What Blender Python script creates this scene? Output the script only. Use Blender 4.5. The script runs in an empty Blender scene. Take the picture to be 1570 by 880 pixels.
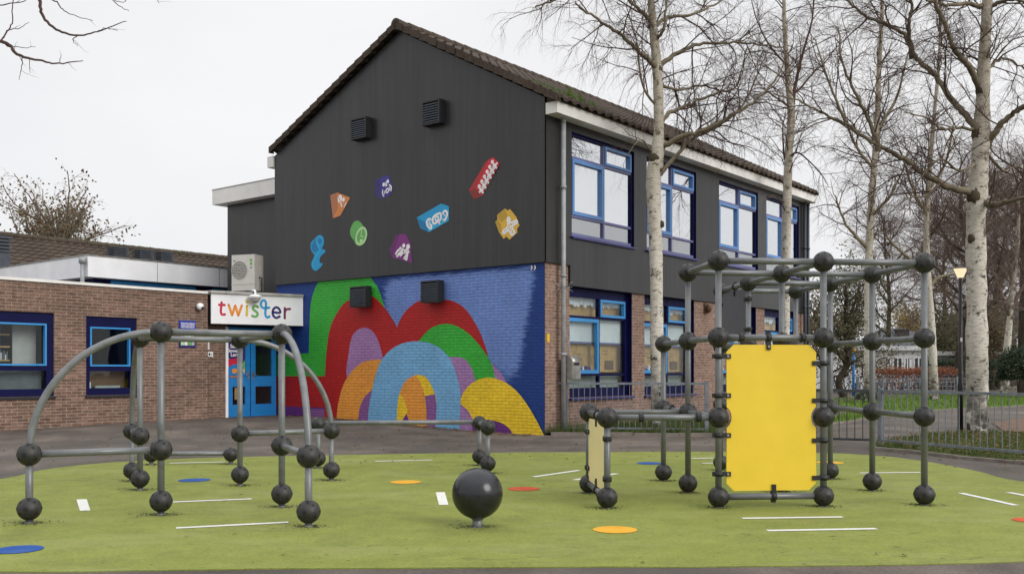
import bpy, bmesh, math, random
from mathutils import Vector, Matrix
from math import sin, cos, pi, radians, hypot, atan2, sqrt

SC = bpy.context.scene
COL = SC.collection
rnd = random.Random(11)

# ------------------------------------------------------------------ camera
F, HOR, CX, EYE = 1500.0, 568.0, 785.0, 1.3      # focal (px of a 1570 px wide frame), horizon row, centre column, eye height
cd = bpy.data.cameras.new('camera'); cam = bpy.data.objects.new('camera', cd); COL.objects.link(cam)
cam.location = (0, 0, EYE); cam.rotation_euler = (radians(90), 0, 0)
cd.sensor_width = 36; cd.lens = 36*F/1570; cd.shift_y = (HOR-440)/1570
cd.clip_start = .05; cd.clip_end = 3000
SC.camera = cam

def W(px, py, d):                                  # world point at depth d
    return Vector(((px-CX)/F*d, d, EYE+(HOR-py)/F*d))
def G(px, py, z=0.0):                              # point on the ground
    d = (EYE-z)*F/(py-HOR)
    return Vector(((px-CX)/F*d, d, z))

# ------------------------------------------------------------------ building frame: local x = along the facade, y = along the gable
n_ = hypot(1200, 1500); VX, VZ = 1200/n_, 1500/n_; UX, UZ = -VZ, VX
OX, OZ = .67, 19.7
BROT = atan2(VZ, VX)
def PV(px, py, v):                                 # point on a wall plane parallel to the gable -> (u, z)
    k = (px-CX)/F; a = OX+VX*v; b = OZ+VZ*v
    u = (k*b-a)/(UX-k*UZ); d = b+UZ*u
    return u, EYE+(HOR-py)/F*d
def PU(px, py, u):                                 # point on a wall plane parallel to the facade -> (v, z)
    k = (px-CX)/F; a = OX+UX*u; b = OZ+UZ*u
    v = (k*b-a)/(VX-k*VZ); d = b+VZ*v
    return v, EYE+(HOR-py)/F*d
def BW(v, u, z=0.0):                               # building frame -> world
    return Vector((OX+VX*v+UX*u, OZ+VZ*v+UZ*u, z))
def ss(a, b, x):
    t = min(1, max(0, (x-a)/(b-a))); return t*t*(3-2*t)
def ground_z(X, Y):
    dx, dy = X-OX, Y-OZ
    v = dx*VX+dy*VZ; u = dx*UX+dy*UZ
    return .16*ss(.5, 7, u)*ss(-12, -3, v)

# ------------------------------------------------------------------ materials
MATS = {}
def newmat(name):
    m = bpy.data.materials.new(name); m.use_nodes = True
    nt = m.node_tree; nt.nodes.clear()
    out = nt.nodes.new('ShaderNodeOutputMaterial')
    MATS[name] = m
    return m, nt, out
def N(nt, t, **kw):
    n = nt.nodes.new(t)
    for k, v in kw.items():
        if k in ('operation', 'blend_type', 'data_type', 'noise_dimensions', 'wave_type', 'bands_direction', 'feature', 'offset', 'squash', 'offset_frequency', 'mode', 'sky_type', 'sun_disc', 'sun_elevation', 'sun_rotation', 'air_density', 'dust_density', 'ozone_density', 'clamp', 'interpolation_type', 'use_clamp'):
            setattr(n, k, v)
        else:
            n.inputs[k.replace('_', ' ')].default_value = v
    return n
def L(nt, a, b): nt.links.new(a, b)
def rgba(c): return (c[0], c[1], c[2], 1)
def coords(nt, kind='Object', scale=None):
    tc = nt.nodes.new('ShaderNodeTexCoord')
    if scale is None: return tc.outputs[kind]
    mp = nt.nodes.new('ShaderNodeMapping'); mp.inputs['Scale'].default_value = scale
    L(nt, tc.outputs[kind], mp.inputs['Vector']); return mp.outputs['Vector']
def noise(nt, vec, scale, detail=4, rough=.6):
    n = nt.nodes.new('ShaderNodeTexNoise'); n.inputs['Scale'].default_value = scale
    n.inputs['Detail'].default_value = detail; n.inputs['Roughness'].default_value = rough
    L(nt, vec, n.inputs['Vector']); return n.outputs['Fac']
def ramp(nt, fac, stops):
    r = nt.nodes.new('ShaderNodeValToRGB'); e = r.color_ramp.elements
    while len(e) > 1: e.remove(e[-1])
    e[0].position = stops[0][0]; e[0].color = rgba(stops[0][1]) if not isinstance(stops[0][1], float) else (stops[0][1],)*3+(1,)
    for p, c in stops[1:]:
        x = e.new(p); x.color = rgba(c) if not isinstance(c, float) else (c, c, c, 1)
    L(nt, fac, r.inputs['Fac']); return r.outputs['Color']
def mix(nt, fac, a, b, blend='MIX'):
    m = nt.nodes.new('ShaderNodeMix'); m.data_type = 'RGBA'; m.blend_type = blend
    for sock, val in ((m.inputs[0], fac), (m.inputs[6], a), (m.inputs[7], b)):
        if hasattr(val, 'links') or hasattr(val, 'is_linked'): L(nt, val, sock)
        elif isinstance(val, (int, float)): sock.default_value = val
        else: sock.default_value = rgba(val)
    return m.outputs[2]
def math_(nt, op, a, b=None, clamp=False):
    m = nt.nodes.new('ShaderNodeMath'); m.operation = op; m.use_clamp = clamp
    for i, val in enumerate((a, b)):
        if val is None: continue
        if hasattr(val, 'is_linked'): L(nt, val, m.inputs[i])
        else: m.inputs[i].default_value = val
    return m.outputs[0]
def bump(nt, height, strength=.3, dist=.01):
    b = nt.nodes.new('ShaderNodeBump'); b.inputs['Strength'].default_value = strength; b.inputs['Distance'].default_value = dist
    L(nt, height, b.inputs['Height']); return b.outputs['Normal']
def bsdf(nt, out, color, rough=.6, metal=0.0, normal=None, spec=.5):
    p = nt.nodes.new('ShaderNodeBsdfPrincipled')
    for nm, v in (('Base Color', color), ('Roughness', rough), ('Metallic', metal), ('Specular IOR Level', spec)):
        s = p.inputs[nm]
        if hasattr(v, 'is_linked'): L(nt, v, s)
        elif nm == 'Base Color': s.default_value = rgba(v)
        else: s.default_value = v
    if normal is not None: L(nt, normal, p.inputs['Normal'])
    L(nt, p.outputs[0], out.inputs['Surface']); return p

def plain(name, c, rough=.5, metal=0.0, var=.12, nscale=6.0, bmp=.05, spec=.5, fine=90.0):
    """paint / plastic / metal: slight tone variation, dirt and micro bump"""
    m, nt, out = newmat(name)
    v = coords(nt)
    n = noise(nt, v, nscale, 5)
    f = noise(nt, v, fine, 3)
    lo = tuple(x*(1-var*1.6) for x in c); hi = tuple(min(1, x*(1+var)) for x in c)
    col = ramp(nt, n, [(.3, lo), (.7, hi)])
    r = ramp(nt, n, [(.3, max(.05, rough-.08)), (.7, min(1.0, rough+.1))])
    bsdf(nt, out, col, r, metal, bump(nt, f, bmp, .003), spec)
    return m

def m_brick(name, c1, c2, mortar, paint=None, worn=None):
    m, nt, out = newmat(name)
    uv = coords(nt, 'UV')
    # slight waviness so that joints are not ruler straight
    wob = nt.nodes.new('ShaderNodeTexNoise'); wob.inputs['Scale'].default_value = 3.0
    L(nt, uv, wob.inputs['Vector'])
    sub = nt.nodes.new('ShaderNodeVectorMath'); sub.operation = 'MULTIPLY_ADD'
    L(nt, wob.outputs['Color'], sub.inputs[0]); sub.inputs[1].default_value = (.012, .012, 0); L(nt, uv, sub.inputs[2])
    b = nt.nodes.new('ShaderNodeTexBrick')
    L(nt, sub.outputs[0], b.inputs['Vector'])
    b.inputs['Scale'].default_value = 1; b.inputs['Brick Width'].default_value = .225; b.inputs['Row Height'].default_value = .067
    b.inputs['Mortar Size'].default_value = .0075; b.inputs['Mortar Smooth'].default_value = .25; b.inputs['Bias'].default_value = -.1
    b.inputs['Color1'].default_value = rgba(c1); b.inputs['Color2'].default_value = rgba(c2); b.inputs['Mortar'].default_value = rgba(mortar)
    big = noise(nt, uv, .9, 5); mid = noise(nt, uv, 9, 4); fine = noise(nt, uv, 70, 3)
    inv = math_(nt, 'SUBTRACT', 1.0, b.outputs['Fac'])
    h = math_(nt, 'ADD', inv, math_(nt, 'MULTIPLY', fine, .35))
    if paint is None:
        col = mix(nt, 1.0, b.outputs['Color'], ramp(nt, mid, [(.25, .62), (.75, 1.32)]), 'MULTIPLY')
        col = mix(nt, 1.0, col, ramp(nt, big, [(.3, .78), (.7, 1.15)]), 'MULTIPLY')
        rough = .9; st = .5
    else:
        jt = ramp(nt, b.outputs['Fac'], [(0.0, 1.0), (1.0, .72)])
        if worn is not None:
            # dry brushed second colour: streaky, follows the courses
            st_uv = coords(nt, 'UV', (1.0, 7.0, 1.0))
            streak = noise(nt, st_uv, 3.2, 6, .7)
            sep = nt.nodes.new('ShaderNodeSeparateXYZ'); L(nt, uv, sep.inputs[0])
            x = sep.outputs['X']; z = sep.outputs['Y']
            # UV x on this wall is u (metres from the right corner)
            def edge(val, a, c):
                mr = nt.nodes.new('ShaderNodeMapRange'); mr.interpolation_type = 'SMOOTHSTEP'
                L(nt, val, mr.inputs['Value']); mr.inputs['From Min'].default_value = a; mr.inputs['From Max'].default_value = c
                return mr.outputs['Result']
            ax = math_(nt, 'ABSOLUTE', x)
            axr = math_(nt, 'SUBTRACT', ax, math_(nt, 'MULTIPLY', math_(nt, 'SUBTRACT', 3.1, z), .20)); a1 = edge(axr, .0, .62); a2 = edge(ax, 5.0, 4.2)
            lowz = math_(nt, 'SUBTRACT', z, math_(nt, 'MULTIPLY', ax, .22)); a3 = edge(lowz, .4, 1.5)
            topz = edge(z, 3.6, 3.2)
            mk = math_(nt, 'MULTIPLY', math_(nt, 'MULTIPLY', a1, a2), math_(nt, 'MULTIPLY', a3, topz))
            mk = math_(nt, 'ADD', math_(nt, 'MULTIPLY', mk, 1.25), math_(nt, 'MULTIPLY', math_(nt, 'SUBTRACT', streak, .60), 1.9))
            mk = edge(mk, .1, .8)
            base = mix(nt, mk, paint, worn)
        else:
            base = paint
        col = mix(nt, 1.0, base, jt, 'MULTIPLY')
        col = mix(nt, 1.0, col, ramp(nt, mid, [(.25, .82), (.75, 1.12)]), 'MULTIPLY')
        col = mix(nt, 1.0, col, ramp(nt, big, [(.3, .86), (.7, 1.1)]), 'MULTIPLY')
        rough = .6; st = .85
    bsdf(nt, out, col, rough, 0, bump(nt, h, st, .012), .35)
    return m

def m_cladding():
    m, nt, out = newmat('cladding')
    uv = coords(nt, 'UV'); st = coords(nt, 'UV', (9.0, .35, 1.0))
    streak = noise(nt, st, 1.0, 6, .65); big = noise(nt, uv, .55, 5); fine = noise(nt, uv, 60, 3)
    stain = noise(nt, coords(nt, 'UV', (2.2, .12, 1)), 1.0, 4)
    c = ramp(nt, streak, [(.25, (.021, .0202, .0207)), (.5, (.028, .027, .027)), (.76, (.040, .038, .0375))])
    c = mix(nt, 1.0, c, ramp(nt, big, [(.3, .82), (.7, 1.18)]), 'MULTIPLY')
    c = mix(nt, 1.0, c, ramp(nt, stain, [(.35, .8), (.7, 1.15)]), 'MULTIPLY')
    # butt joints between the boards: 1.22 m wide, long boards
    sep = nt.nodes.new('ShaderNodeSeparateXYZ'); L(nt, uv, sep.inputs[0])
    def joint(val, step, width, off=0.0):
        a = math_(nt, 'ADD', val, off)
        f = math_(nt, 'FRACT', math_(nt, 'DIVIDE', a, step))
        d = math_(nt, 'ABSOLUTE', math_(nt, 'SUBTRACT', f, .5))
        return math_(nt, 'GREATER_THAN', d, .5-width/step)
    jx = joint(sep.outputs['X'], 1.22, .007)
    # stagger the cross joints per board
    brd = math_(nt, 'FLOOR', math_(nt, 'DIVIDE', math_(nt, 'ADD', sep.outputs['X'], .61), 1.22))
    offs = math_(nt, 'MULTIPLY', math_(nt, 'FRACT', math_(nt, 'MULTIPLY', brd, .37)), 2.2)
    zz = math_(nt, 'ADD', sep.outputs['Y'], offs)
    f = math_(nt, 'FRACT', math_(nt, 'DIVIDE', zz, 3.05))
    jz = math_(nt, 'GREATER_THAN', math_(nt, 'ABSOLUTE', math_(nt, 'SUBTRACT', f, .5)), .4985)
    j = math_(nt, 'MAXIMUM', jx, jz)
    c = mix(nt, math_(nt, 'MULTIPLY', j, .75), c, (.009, .009, .010))
    h = math_(nt, 'SUBTRACT', math_(nt, 'MULTIPLY', fine, .25), j)
    r = ramp(nt, big, [(.3, .28), (.7, .42)])
    bsdf(nt, out, c, r, 0, bump(nt, h, .25, .006), .45)

def m_glass(name, refl, tint=(.9, .94, .95), rough=.015):
    m, nt, out = newmat(name)
    t = nt.nodes.new('ShaderNodeBsdfTransparent'); t.inputs[0].default_value = rgba(tint)
    g = nt.nodes.new('ShaderNodeBsdfGlossy'); g.inputs['Roughness'].default_value = rough; g.inputs['Color'].default_value = (.95, .96, .97, 1)
    w = noise(nt, coords(nt), 1.6, 2)
    L(nt, bump(nt, w, .035, .05), g.inputs['Normal'])
    geo = nt.nodes.new('ShaderNodeNewGeometry'); dt = nt.nodes.new('ShaderNodeVectorMath'); dt.operation = 'DOT_PRODUCT'
    L(nt, geo.outputs['Normal'], dt.inputs[0]); L(nt, geo.outputs['Incoming'], dt.inputs[1])
    fz = math_(nt, 'POWER', math_(nt, 'SUBTRACT', 1.0, math_(nt, 'ABSOLUTE', dt.outputs['Value']), True), 5.0)
    fac = math_(nt, 'ADD', math_(nt, 'MULTIPLY', fz, .9), refl, True)
    ms = nt.nodes.new('ShaderNodeMixShader'); L(nt, fac, ms.inputs[0]); L(nt, t.outputs[0], ms.inputs[1]); L(nt, g.outputs[0], ms.inputs[2])
    L(nt, ms.outputs[0], out.inputs['Surface'])

def m_asphalt():
    m, nt, out = newmat('asphalt')
    v = coords(nt)
    big = noise(nt, v, .16, 6, .62); mid = noise(nt, v, 1.3, 5); fine = noise(nt, v, 34, 5, .8); stone = noise(nt, v, 160, 2)
    c = ramp(nt, big, [(.34, (.070, .057, .047)), (.5, (.108, .089, .074)), (.66, (.178, .148, .122))])
    c = mix(nt, 1.0, c, ramp(nt, mid, [(.28, .66), (.72, 1.3)]), 'MULTIPLY')
    c = mix(nt, 1.0, c, ramp(nt, fine, [(.32, .5), (.68, 1.5)]), 'MULTIPLY')
    wet = noise(nt, v, .22, 5, .7)
    c = mix(nt, math_(nt, 'MULTIPLY', ramp(nt, wet, [(.47, 0.0), (.60, 1.0)]), .62), c, (.055, .048, .041))
    r = ramp(nt, wet, [(.5, .88), (.64, .55)])
    bsdf(nt, out, c, r, 0, bump(nt, math_(nt, 'ADD', fine, stone), .6, .006), .4)

def m_rubber():
    m, nt, out = newmat('rubber_green')
    v = coords(nt)
    big = noise(nt, v, .35, 6, .65); mid = noise(nt, v, 3, 5); fine = noise(nt, v, 240, 3, .8); spk = noise(nt, v, 48, 4, .85); st = noise(nt, v, 1.1, 6, .75)
    c = ramp(nt, big, [(.3, (.178, .208, .038)), (.7, (.228, .256, .057))])
    c = mix(nt, 1.0, c, ramp(nt, mid, [(.28, .86), (.72, 1.12)]), 'MULTIPLY')
    c = mix(nt, 1.0, c, ramp(nt, fine, [(.32, .62), (.68, 1.4)]), 'MULTIPLY')
    c = mix(nt, 1.0, c, ramp(nt, spk, [(.32, .74), (.68, 1.26)]), 'MULTIPLY')
    c = mix(nt, math_(nt, 'MULTIPLY', ramp(nt, st, [(.52, 0.0), (.67, 1.0)]), .4), c, (.115, .125, .036))
    rid = math_(nt, 'ABSOLUTE', math_(nt, 'SUBTRACT', noise(nt, coords(nt, 'Object', (.5, 1.3, 1)), .8, 5, .55), .5))
    crack = math_(nt, 'MULTIPLY', ramp(nt, rid, [(.0, 1.0), (.009, 0.0)]), ramp(nt, noise(nt, v, .7, 3), [(.48, 0.0), (.6, 1.0)]))
    c = mix(nt, math_(nt, 'MULTIPLY', crack, .5), c, (.075, .08, .025))
    c = mix(nt, math_(nt, 'MULTIPLY', ramp(nt, noise(nt, coords(nt, 'Object', (1, 2.4, 1)), .55, 6, .7), [(.5, 0.0), (.66, 1.0)]), .38), c, (.30, .30, .12))
    spots = noise(nt, v, 14, 2, .4)
    c = mix(nt, math_(nt, 'MULTIPLY', ramp(nt, spots, [(.70, 0.0), (.74, 1.0)]), .6), c, (.07, .06, .03))
    bsdf(nt, out, c, .88, 0, bump(nt, fine, .5, .004), .3)

def m_ground(name, a, b, scale=1.2):
    m, nt, out = newmat(name)
    v = coords(nt)
    n = noise(nt, v, scale, 6, .7); f = noise(nt, v, 40, 3)
    c = ramp(nt, n, [(.3, a), (.7, b)])
    c = mix(nt, 1.0, c, ramp(nt, f, [(.3, .65), (.7, 1.35)]), 'MULTIPLY')
    bsdf(nt, out, c, .95, 0, bump(nt, f, .8, .02), .2)

def m_leaf(name, cols, trans=.25):
    m, nt, out = newmat(name)
    v = coords(nt)
    w = nt.nodes.new('ShaderNodeTexWhiteNoise'); w.noise_dimensions = '3D'
    geo = nt.nodes.new('ShaderNodeNewGeometry')
    n = noise(nt, v, 2.0, 3)
    f = math_(nt, 'ADD', math_(nt, 'MULTIPLY', geo.outputs['Random Per Island'], .75), math_(nt, 'MULTIPLY', n, .25))
    k = len(cols)
    c = ramp(nt, f, [(.08+.84*i/(k-1), cols[i]) for i in range(k)])
    d = nt.nodes.new('ShaderNodeBsdfPrincipled'); L(nt, c, d.inputs['Base Color']); d.inputs['Roughness'].default_value = .7
    t = nt.nodes.new('ShaderNodeBsdfTranslucent'); L(nt, c, t.inputs['Color'])
    ms = nt.nodes.new('ShaderNodeMixShader'); ms.inputs[0].default_value = trans
    L(nt, d.outputs[0], ms.inputs[1]); L(nt, t.outputs[0], ms.inputs[2]); L(nt, ms.outputs[0], out.inputs['Surface'])

def m_birch():
    m, nt, out = newmat('birch_bark')
    uv = coords(nt, 'UV', (5.0, 34.0, 1.0)); uv2 = coords(nt, 'UV', (2.2, 3.4, 1)); ob = coords(nt)
    len_ = noise(nt, uv, 1.0, 3, .6); patch = noise(nt, uv2, 1.0, 6, .7); big = noise(nt, ob, 1.0, 4); fine = noise(nt, ob, 50, 4)
    c = ramp(nt, big, [(.3, (.50, .46, .38)), (.7, (.68, .64, .57))])
    c = mix(nt, math_(nt, 'MULTIPLY', ramp(nt, len_, [(.52, 0.0), (.64, 1.0)]), .6), c, (.13, .10, .075))
    c = mix(nt, math_(nt, 'MULTIPLY', ramp(nt, patch, [(.545, 0.0), (.60, 1.0)]), .9), c, (.035, .03, .024))
    sep = nt.nodes.new('ShaderNodeSeparateXYZ'); L(nt, ob, sep.inputs[0])
    mr = nt.nodes.new('ShaderNodeMapRange'); L(nt, sep.outputs['Z'], mr.inputs['Value'])
    mr.inputs['From Min'].default_value = 1.7; mr.inputs['From Max'].default_value = .05
    basef = math_(nt, 'MULTIPLY', mr.outputs[0], ramp(nt, patch, [(.40, 0.0), (.50, 1.0)]))
    c = mix(nt, basef, c, (.04, .033, .026))
    # upper trunk turns greenish grey brown
    mu = nt.nodes.new('ShaderNodeMapRange'); L(nt, sep.outputs['Z'], mu.inputs['Value']); mu.inputs['From Min'].default_value = 3.0; mu.inputs['From Max'].default_value = 9.0; mu.inputs['To Max'].default_value = .8
    c = mix(nt, math_(nt, 'MULTIPLY', mu.outputs[0], ramp(nt, patch, [(.3, .4), (.6, 1.0)])), c, (.235, .19, .12))
    bsdf(nt, out, c, .85, 0, bump(nt, math_(nt, 'ADD', fine, math_(nt, 'MULTIPLY', len_, 1.5)), .5, .01), .25)
def m_bark(name, a, b):
    m, nt, out = newmat(name)
    ob = coords(nt); n = noise(nt, ob, 3, 5); f = noise(nt, ob, 40, 4)
    c = ramp(nt, n, [(.3, a), (.7, b)])
    c = mix(nt, 1.0, c, ramp(nt, f, [(.3, .7), (.7, 1.3)]), 'MULTIPLY')
    bsdf(nt, out, c, .9, 0, bump(nt, f, .5, .01), .2)
def m_tile():
    m, nt, out = newmat('roof_tile')
    ob = coords(nt); n = noise(nt, ob, 1.1, 6, .7); f = noise(nt, ob, 22, 4); geo = nt.nodes.new('ShaderNodeNewGeometry')
    c = ramp(nt, n, [(.25, (.040, .029, .022)), (.55, (.070, .051, .038)), (.8, (.095, .076, .058))])
    c = mix(nt, 1.0, c, ramp(nt, f, [(.3, .68), (.7, 1.3)]), 'MULTIPLY')
    ms = noise(nt, ob, 2.6, 5, .75)
    c = mix(nt, math_(nt, 'MULTIPLY', ramp(nt, ms, [(.60, 0.0), (.72, 1.0)]), .75), c, (.085, .09, .025))
    bsdf(nt, out, c, .85, 0, bump(nt, f, .4, .01), .3)

m_brick('brick', (.225, .128, .092), (.31, .19, .145), (.33, .285, .24))
m_brick('brick_wing', (.150, .082, .058), (.245, .142, .104), (.30, .255, .215))
PAINT = dict(deep_blue=(.011, .048, .24), red=(.47, .015, .015), green=(.045, .45, .045), purple=(.15, .032, .22), lilac=(.40, .215, .46),
             orange=(.86, .345, .055), sky=(.20, .46, .74), yellow=(.92, .62, .028), plum=(.27, .11, .32))
for k, c in PAINT.items():
    m_brick('paint_'+k, (0, 0, 0), (0, 0, 0), (0, 0, 0), c, (.165, .27, .62) if k == 'deep_blue' else None)
m_cladding(); m_asphalt(); m_rubber(); m_birch(); m_tile()
m_glass('glass_sky', .74); m_glass('glass_clear', .022); m_glass('glass_dim', .34, (.8, .82, .83))
plain('white_paint', (.88, .88, .90), .45, var=.06, nscale=1.5)
plain('fascia_white', (.80, .78, .74), .55, var=.1, nscale=1.2)
plain('navy_paint', (.004, .0048, .05), .5, var=.1, spec=.14)
plain('sash_pale', (.10, .25, .56), .35, var=.06)
plain('navy_sill', (.035, .03, .16), .3, var=.1)
plain('sash_blue', (.035, .27, .62), .35, var=.06)
plain('frame_blue', (.13, .14, .31), .35, var=.06)
plain('door_blue', (.015, .21, .56), .35, var=.06)
plain('vent_black', (.014, .015, .018), .5, var=.15)
plain('vent_edge', (.085, .10, .125), .4, var=.15)
plain('vent_slate', (.045, .055, .07), .45, var=.15)
plain('galv', (.175, .183, .188), .38, .2, var=.16, nscale=9)
plain('tube_grey', (.15, .158, .162), .36, .2, var=.14, nscale=7)
plain('fence_grey', (.19, .21, .235), .5, .2, var=.2, nscale=8)
plain('gate_dark', (.045, .05, .055), .5, .2, var=.2)
plain('pipe_grey', (.33, .34, .35), .5, .1, var=.15)
plain('ball_plastic', (.031, .030, .0297), .46, var=.35, nscale=13, bmp=.22, fine=130, spec=.4)
plain('hole_black', (.006, .006, .006), .7)
plain('big_ball', (.014, .015, .019), .23, var=.3, nscale=7, bmp=.05)
plain('clamp_black', (.012, .012, .012), .5)
plain('panel_yellow', (.80, .56, .035), .42, var=.035, nscale=2.2, bmp=.03)
plain('panel_pale', (.88, .75, .38), .45, var=.04, nscale=2.2, bmp=.03)  # paleness paints in the light reflected off the panel's left-facing side
plain('panel_grey', (.085, .085, .095), .45, var=.05, nscale=2.2)
def m_marking(name, c):
    m, nt, out = newmat(name); v = coords(nt)
    big = noise(nt, v, 5, 5, .7); fine = noise(nt, v, 110, 4, .8); grit = noise(nt, v, 230, 3, .8)
    base = mix(nt, 1.0, c, ramp(nt, big, [(.3, .80), (.7, 1.08)]), 'MULTIPLY')
    wear = ramp(nt, math_(nt, 'ADD', math_(nt, 'MULTIPLY', fine, .65), math_(nt, 'MULTIPLY', big, .35)), [(.54, 0.0), (.62, 1.0)])
    col = mix(nt, math_(nt, 'MULTIPLY', wear, .75), base, (.17, .19, .05))
    bsdf(nt, out, mix(nt, 1.0, col, ramp(nt, grit, [(.3, .8), (.7, 1.15)]), 'MULTIPLY'), .88, 0, bump(nt, grit, .5, .004), .3)
m_marking('line_white', (.78, .78, .74)); m_marking('disc_blue', (.018, .085, .34)); m_marking('disc_orange', (.78, .40, .03)); m_marking('disc_red', (.58, .085, .03))
plain('ac_white', (.62, .60, .55), .5, var=.05); plain('ac_grille', (.24, .22, .20), .6)
plain('steel', (.33, .32, .30), .35, .6, var=.2)
plain('lamp_black', (.008, .008, .009), .4)
plain('sign_blue', (.012, .04, .36), .4, var=.05); plain('sign_yellow', (.75, .48, .02), .5)
plain('kraft', (.56, .33, .115), .8, var=.12); plain('kraft_dark', (.16, .09, .045), .8); plain('blind', (.72, .73, .72), .8, var=.04)
plain('paper', (.74, .74, .76), .8, var=.05); plain('room_wall', (.50, .47, .42), .9, var=.06); plain('room_floor', (.16, .14, .12), .7)
plain('frost', (.40, .42, .37), .7, var=.08); plain('red_toy', (.45, .05, .04), .6); plain('room_grey', (.17, .18, .185), .8)
plain('rust', (.14, .07, .04), .8, var=.3); plain('pole_blue', (.02, .19, .5), .5)
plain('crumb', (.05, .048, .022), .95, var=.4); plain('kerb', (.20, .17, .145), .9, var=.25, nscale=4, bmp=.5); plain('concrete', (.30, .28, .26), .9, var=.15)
plain('house_white', (.80, .81, .82), .8, var=.05, nscale=1); plain('house_grey', (.33, .34, .36), .8, var=.06, nscale=1)
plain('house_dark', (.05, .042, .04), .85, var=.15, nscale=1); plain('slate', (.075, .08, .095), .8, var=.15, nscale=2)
plain('flat_roof', (.12, .12, .12), .9); plain('window_dark', (.03, .035, .04), .15); plain('bike_metal', (.10, .12, .15), .4, .4); plain('tyre', (.015, .015, .016), .8)
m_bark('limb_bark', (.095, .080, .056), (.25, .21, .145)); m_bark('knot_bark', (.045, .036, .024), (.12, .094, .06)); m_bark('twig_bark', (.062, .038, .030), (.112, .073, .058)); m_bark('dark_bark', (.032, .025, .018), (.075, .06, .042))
m_bark('far_twig', (.12, .085, .07), (.19, .14, .118)); m_bark('pale_limb', (.17, .145, .09), (.28, .24, .16))  # far_twig is lightened, with distance haze put into the colour
m_ground('soil_grass', (.045, .055, .014), (.085, .10, .025)); m_ground('lawn', (.075, .14, .014), (.12, .20, .022), 2.0); m_ground('leaf_litter', (.12, .075, .05), (.22, .15, .115), 3.0)
m_leaf('grass_blade', [(.035, .058, .010), (.06, .105, .015), (.085, .12, .022), (.13, .11, .04)])
m_leaf('lawn_blade', [(.075, .15, .012), (.11, .20, .018), (.15, .24, .03), (.17, .2, .05)])
m_leaf('dead_leaf', [(.11, .05, .02), (.20, .10, .035), (.30, .17, .06), (.16, .09, .05)])
m_leaf('beech_leaf', [(.15, .045, .02), (.24, .075, .03), (.30, .11, .04)])
m_leaf('brown_leaf', [(.075, .045, .02), (.12, .085, .03), (.07, .075, .02), (.15, .08, .035)])
m_leaf('rust_leaf', [(.09, .045, .03), (.14, .075, .04), (.10, .085, .03), (.07, .04, .03)])
m_leaf('olive_leaf', [(.035, .045, .014), (.065, .07, .02), (.10, .085, .03)])
m_leaf('yellow_leaf', [(.22, .15, .03), (.34, .23, .05), (.18, .15, .04)])
m_leaf('evergreen', [(.010, .02, .008), (.02, .04, .012), (.035, .06, .018)])
m_leaf('moss', [(.05, .10, .01), (.09, .16, .02), (.12, .15, .03)])
ICON = dict(cyan=(.012, .32, .62), cyan_dark=(.006, .19, .42), cyan_mid=(.02, .40, .72), orange=(.68, .23, .06), orange_dark=(.45, .17, .07), green=(.13, .42, .10), green_dark=(.07, .24, .05), green_pale=(.48, .72, .36),
            violet=(.20, .022, .20), violet_dark=(.13, .018, .13), indigo=(.045, .030, .26), indigo_dark=(.032, .026, .14), red=(.62, .018, .035), red_mid=(.42, .022, .025), red_dark=(.24, .025, .022),
            gold=(.72, .44, .05), gold_dark=(.50, .30, .035), white=(.85, .83, .83), t_red=(.58, .008, .05), t_orange=(.80, .27, .02), t_yellow=(.72, .50, .05), t_green=(.14, .42, .08), t_blue=(.012, .33, .66), t_navy=(.020, .012, .16), t_plum=(.19, .010, .09))
for k, c in ICON.items(): plain('ink_'+k, c, .55, var=.05, bmp=.03)
m, nt, out = newmat('tube_light')
e = nt.nodes.new('ShaderNodeEmission'); e.inputs[0].default_value = (1, .9, .74, 1); e.inputs[1].default_value = 9
L(nt, e.outputs[0], out.inputs[0])
m, nt, out = newmat('lamp_glow')
e = nt.nodes.new('ShaderNodeEmission'); e.inputs[0].default_value = (1, .80, .52, 1); e.inputs[1].default_value = .95
L(nt, e.outputs[0], out.inputs[0])

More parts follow.
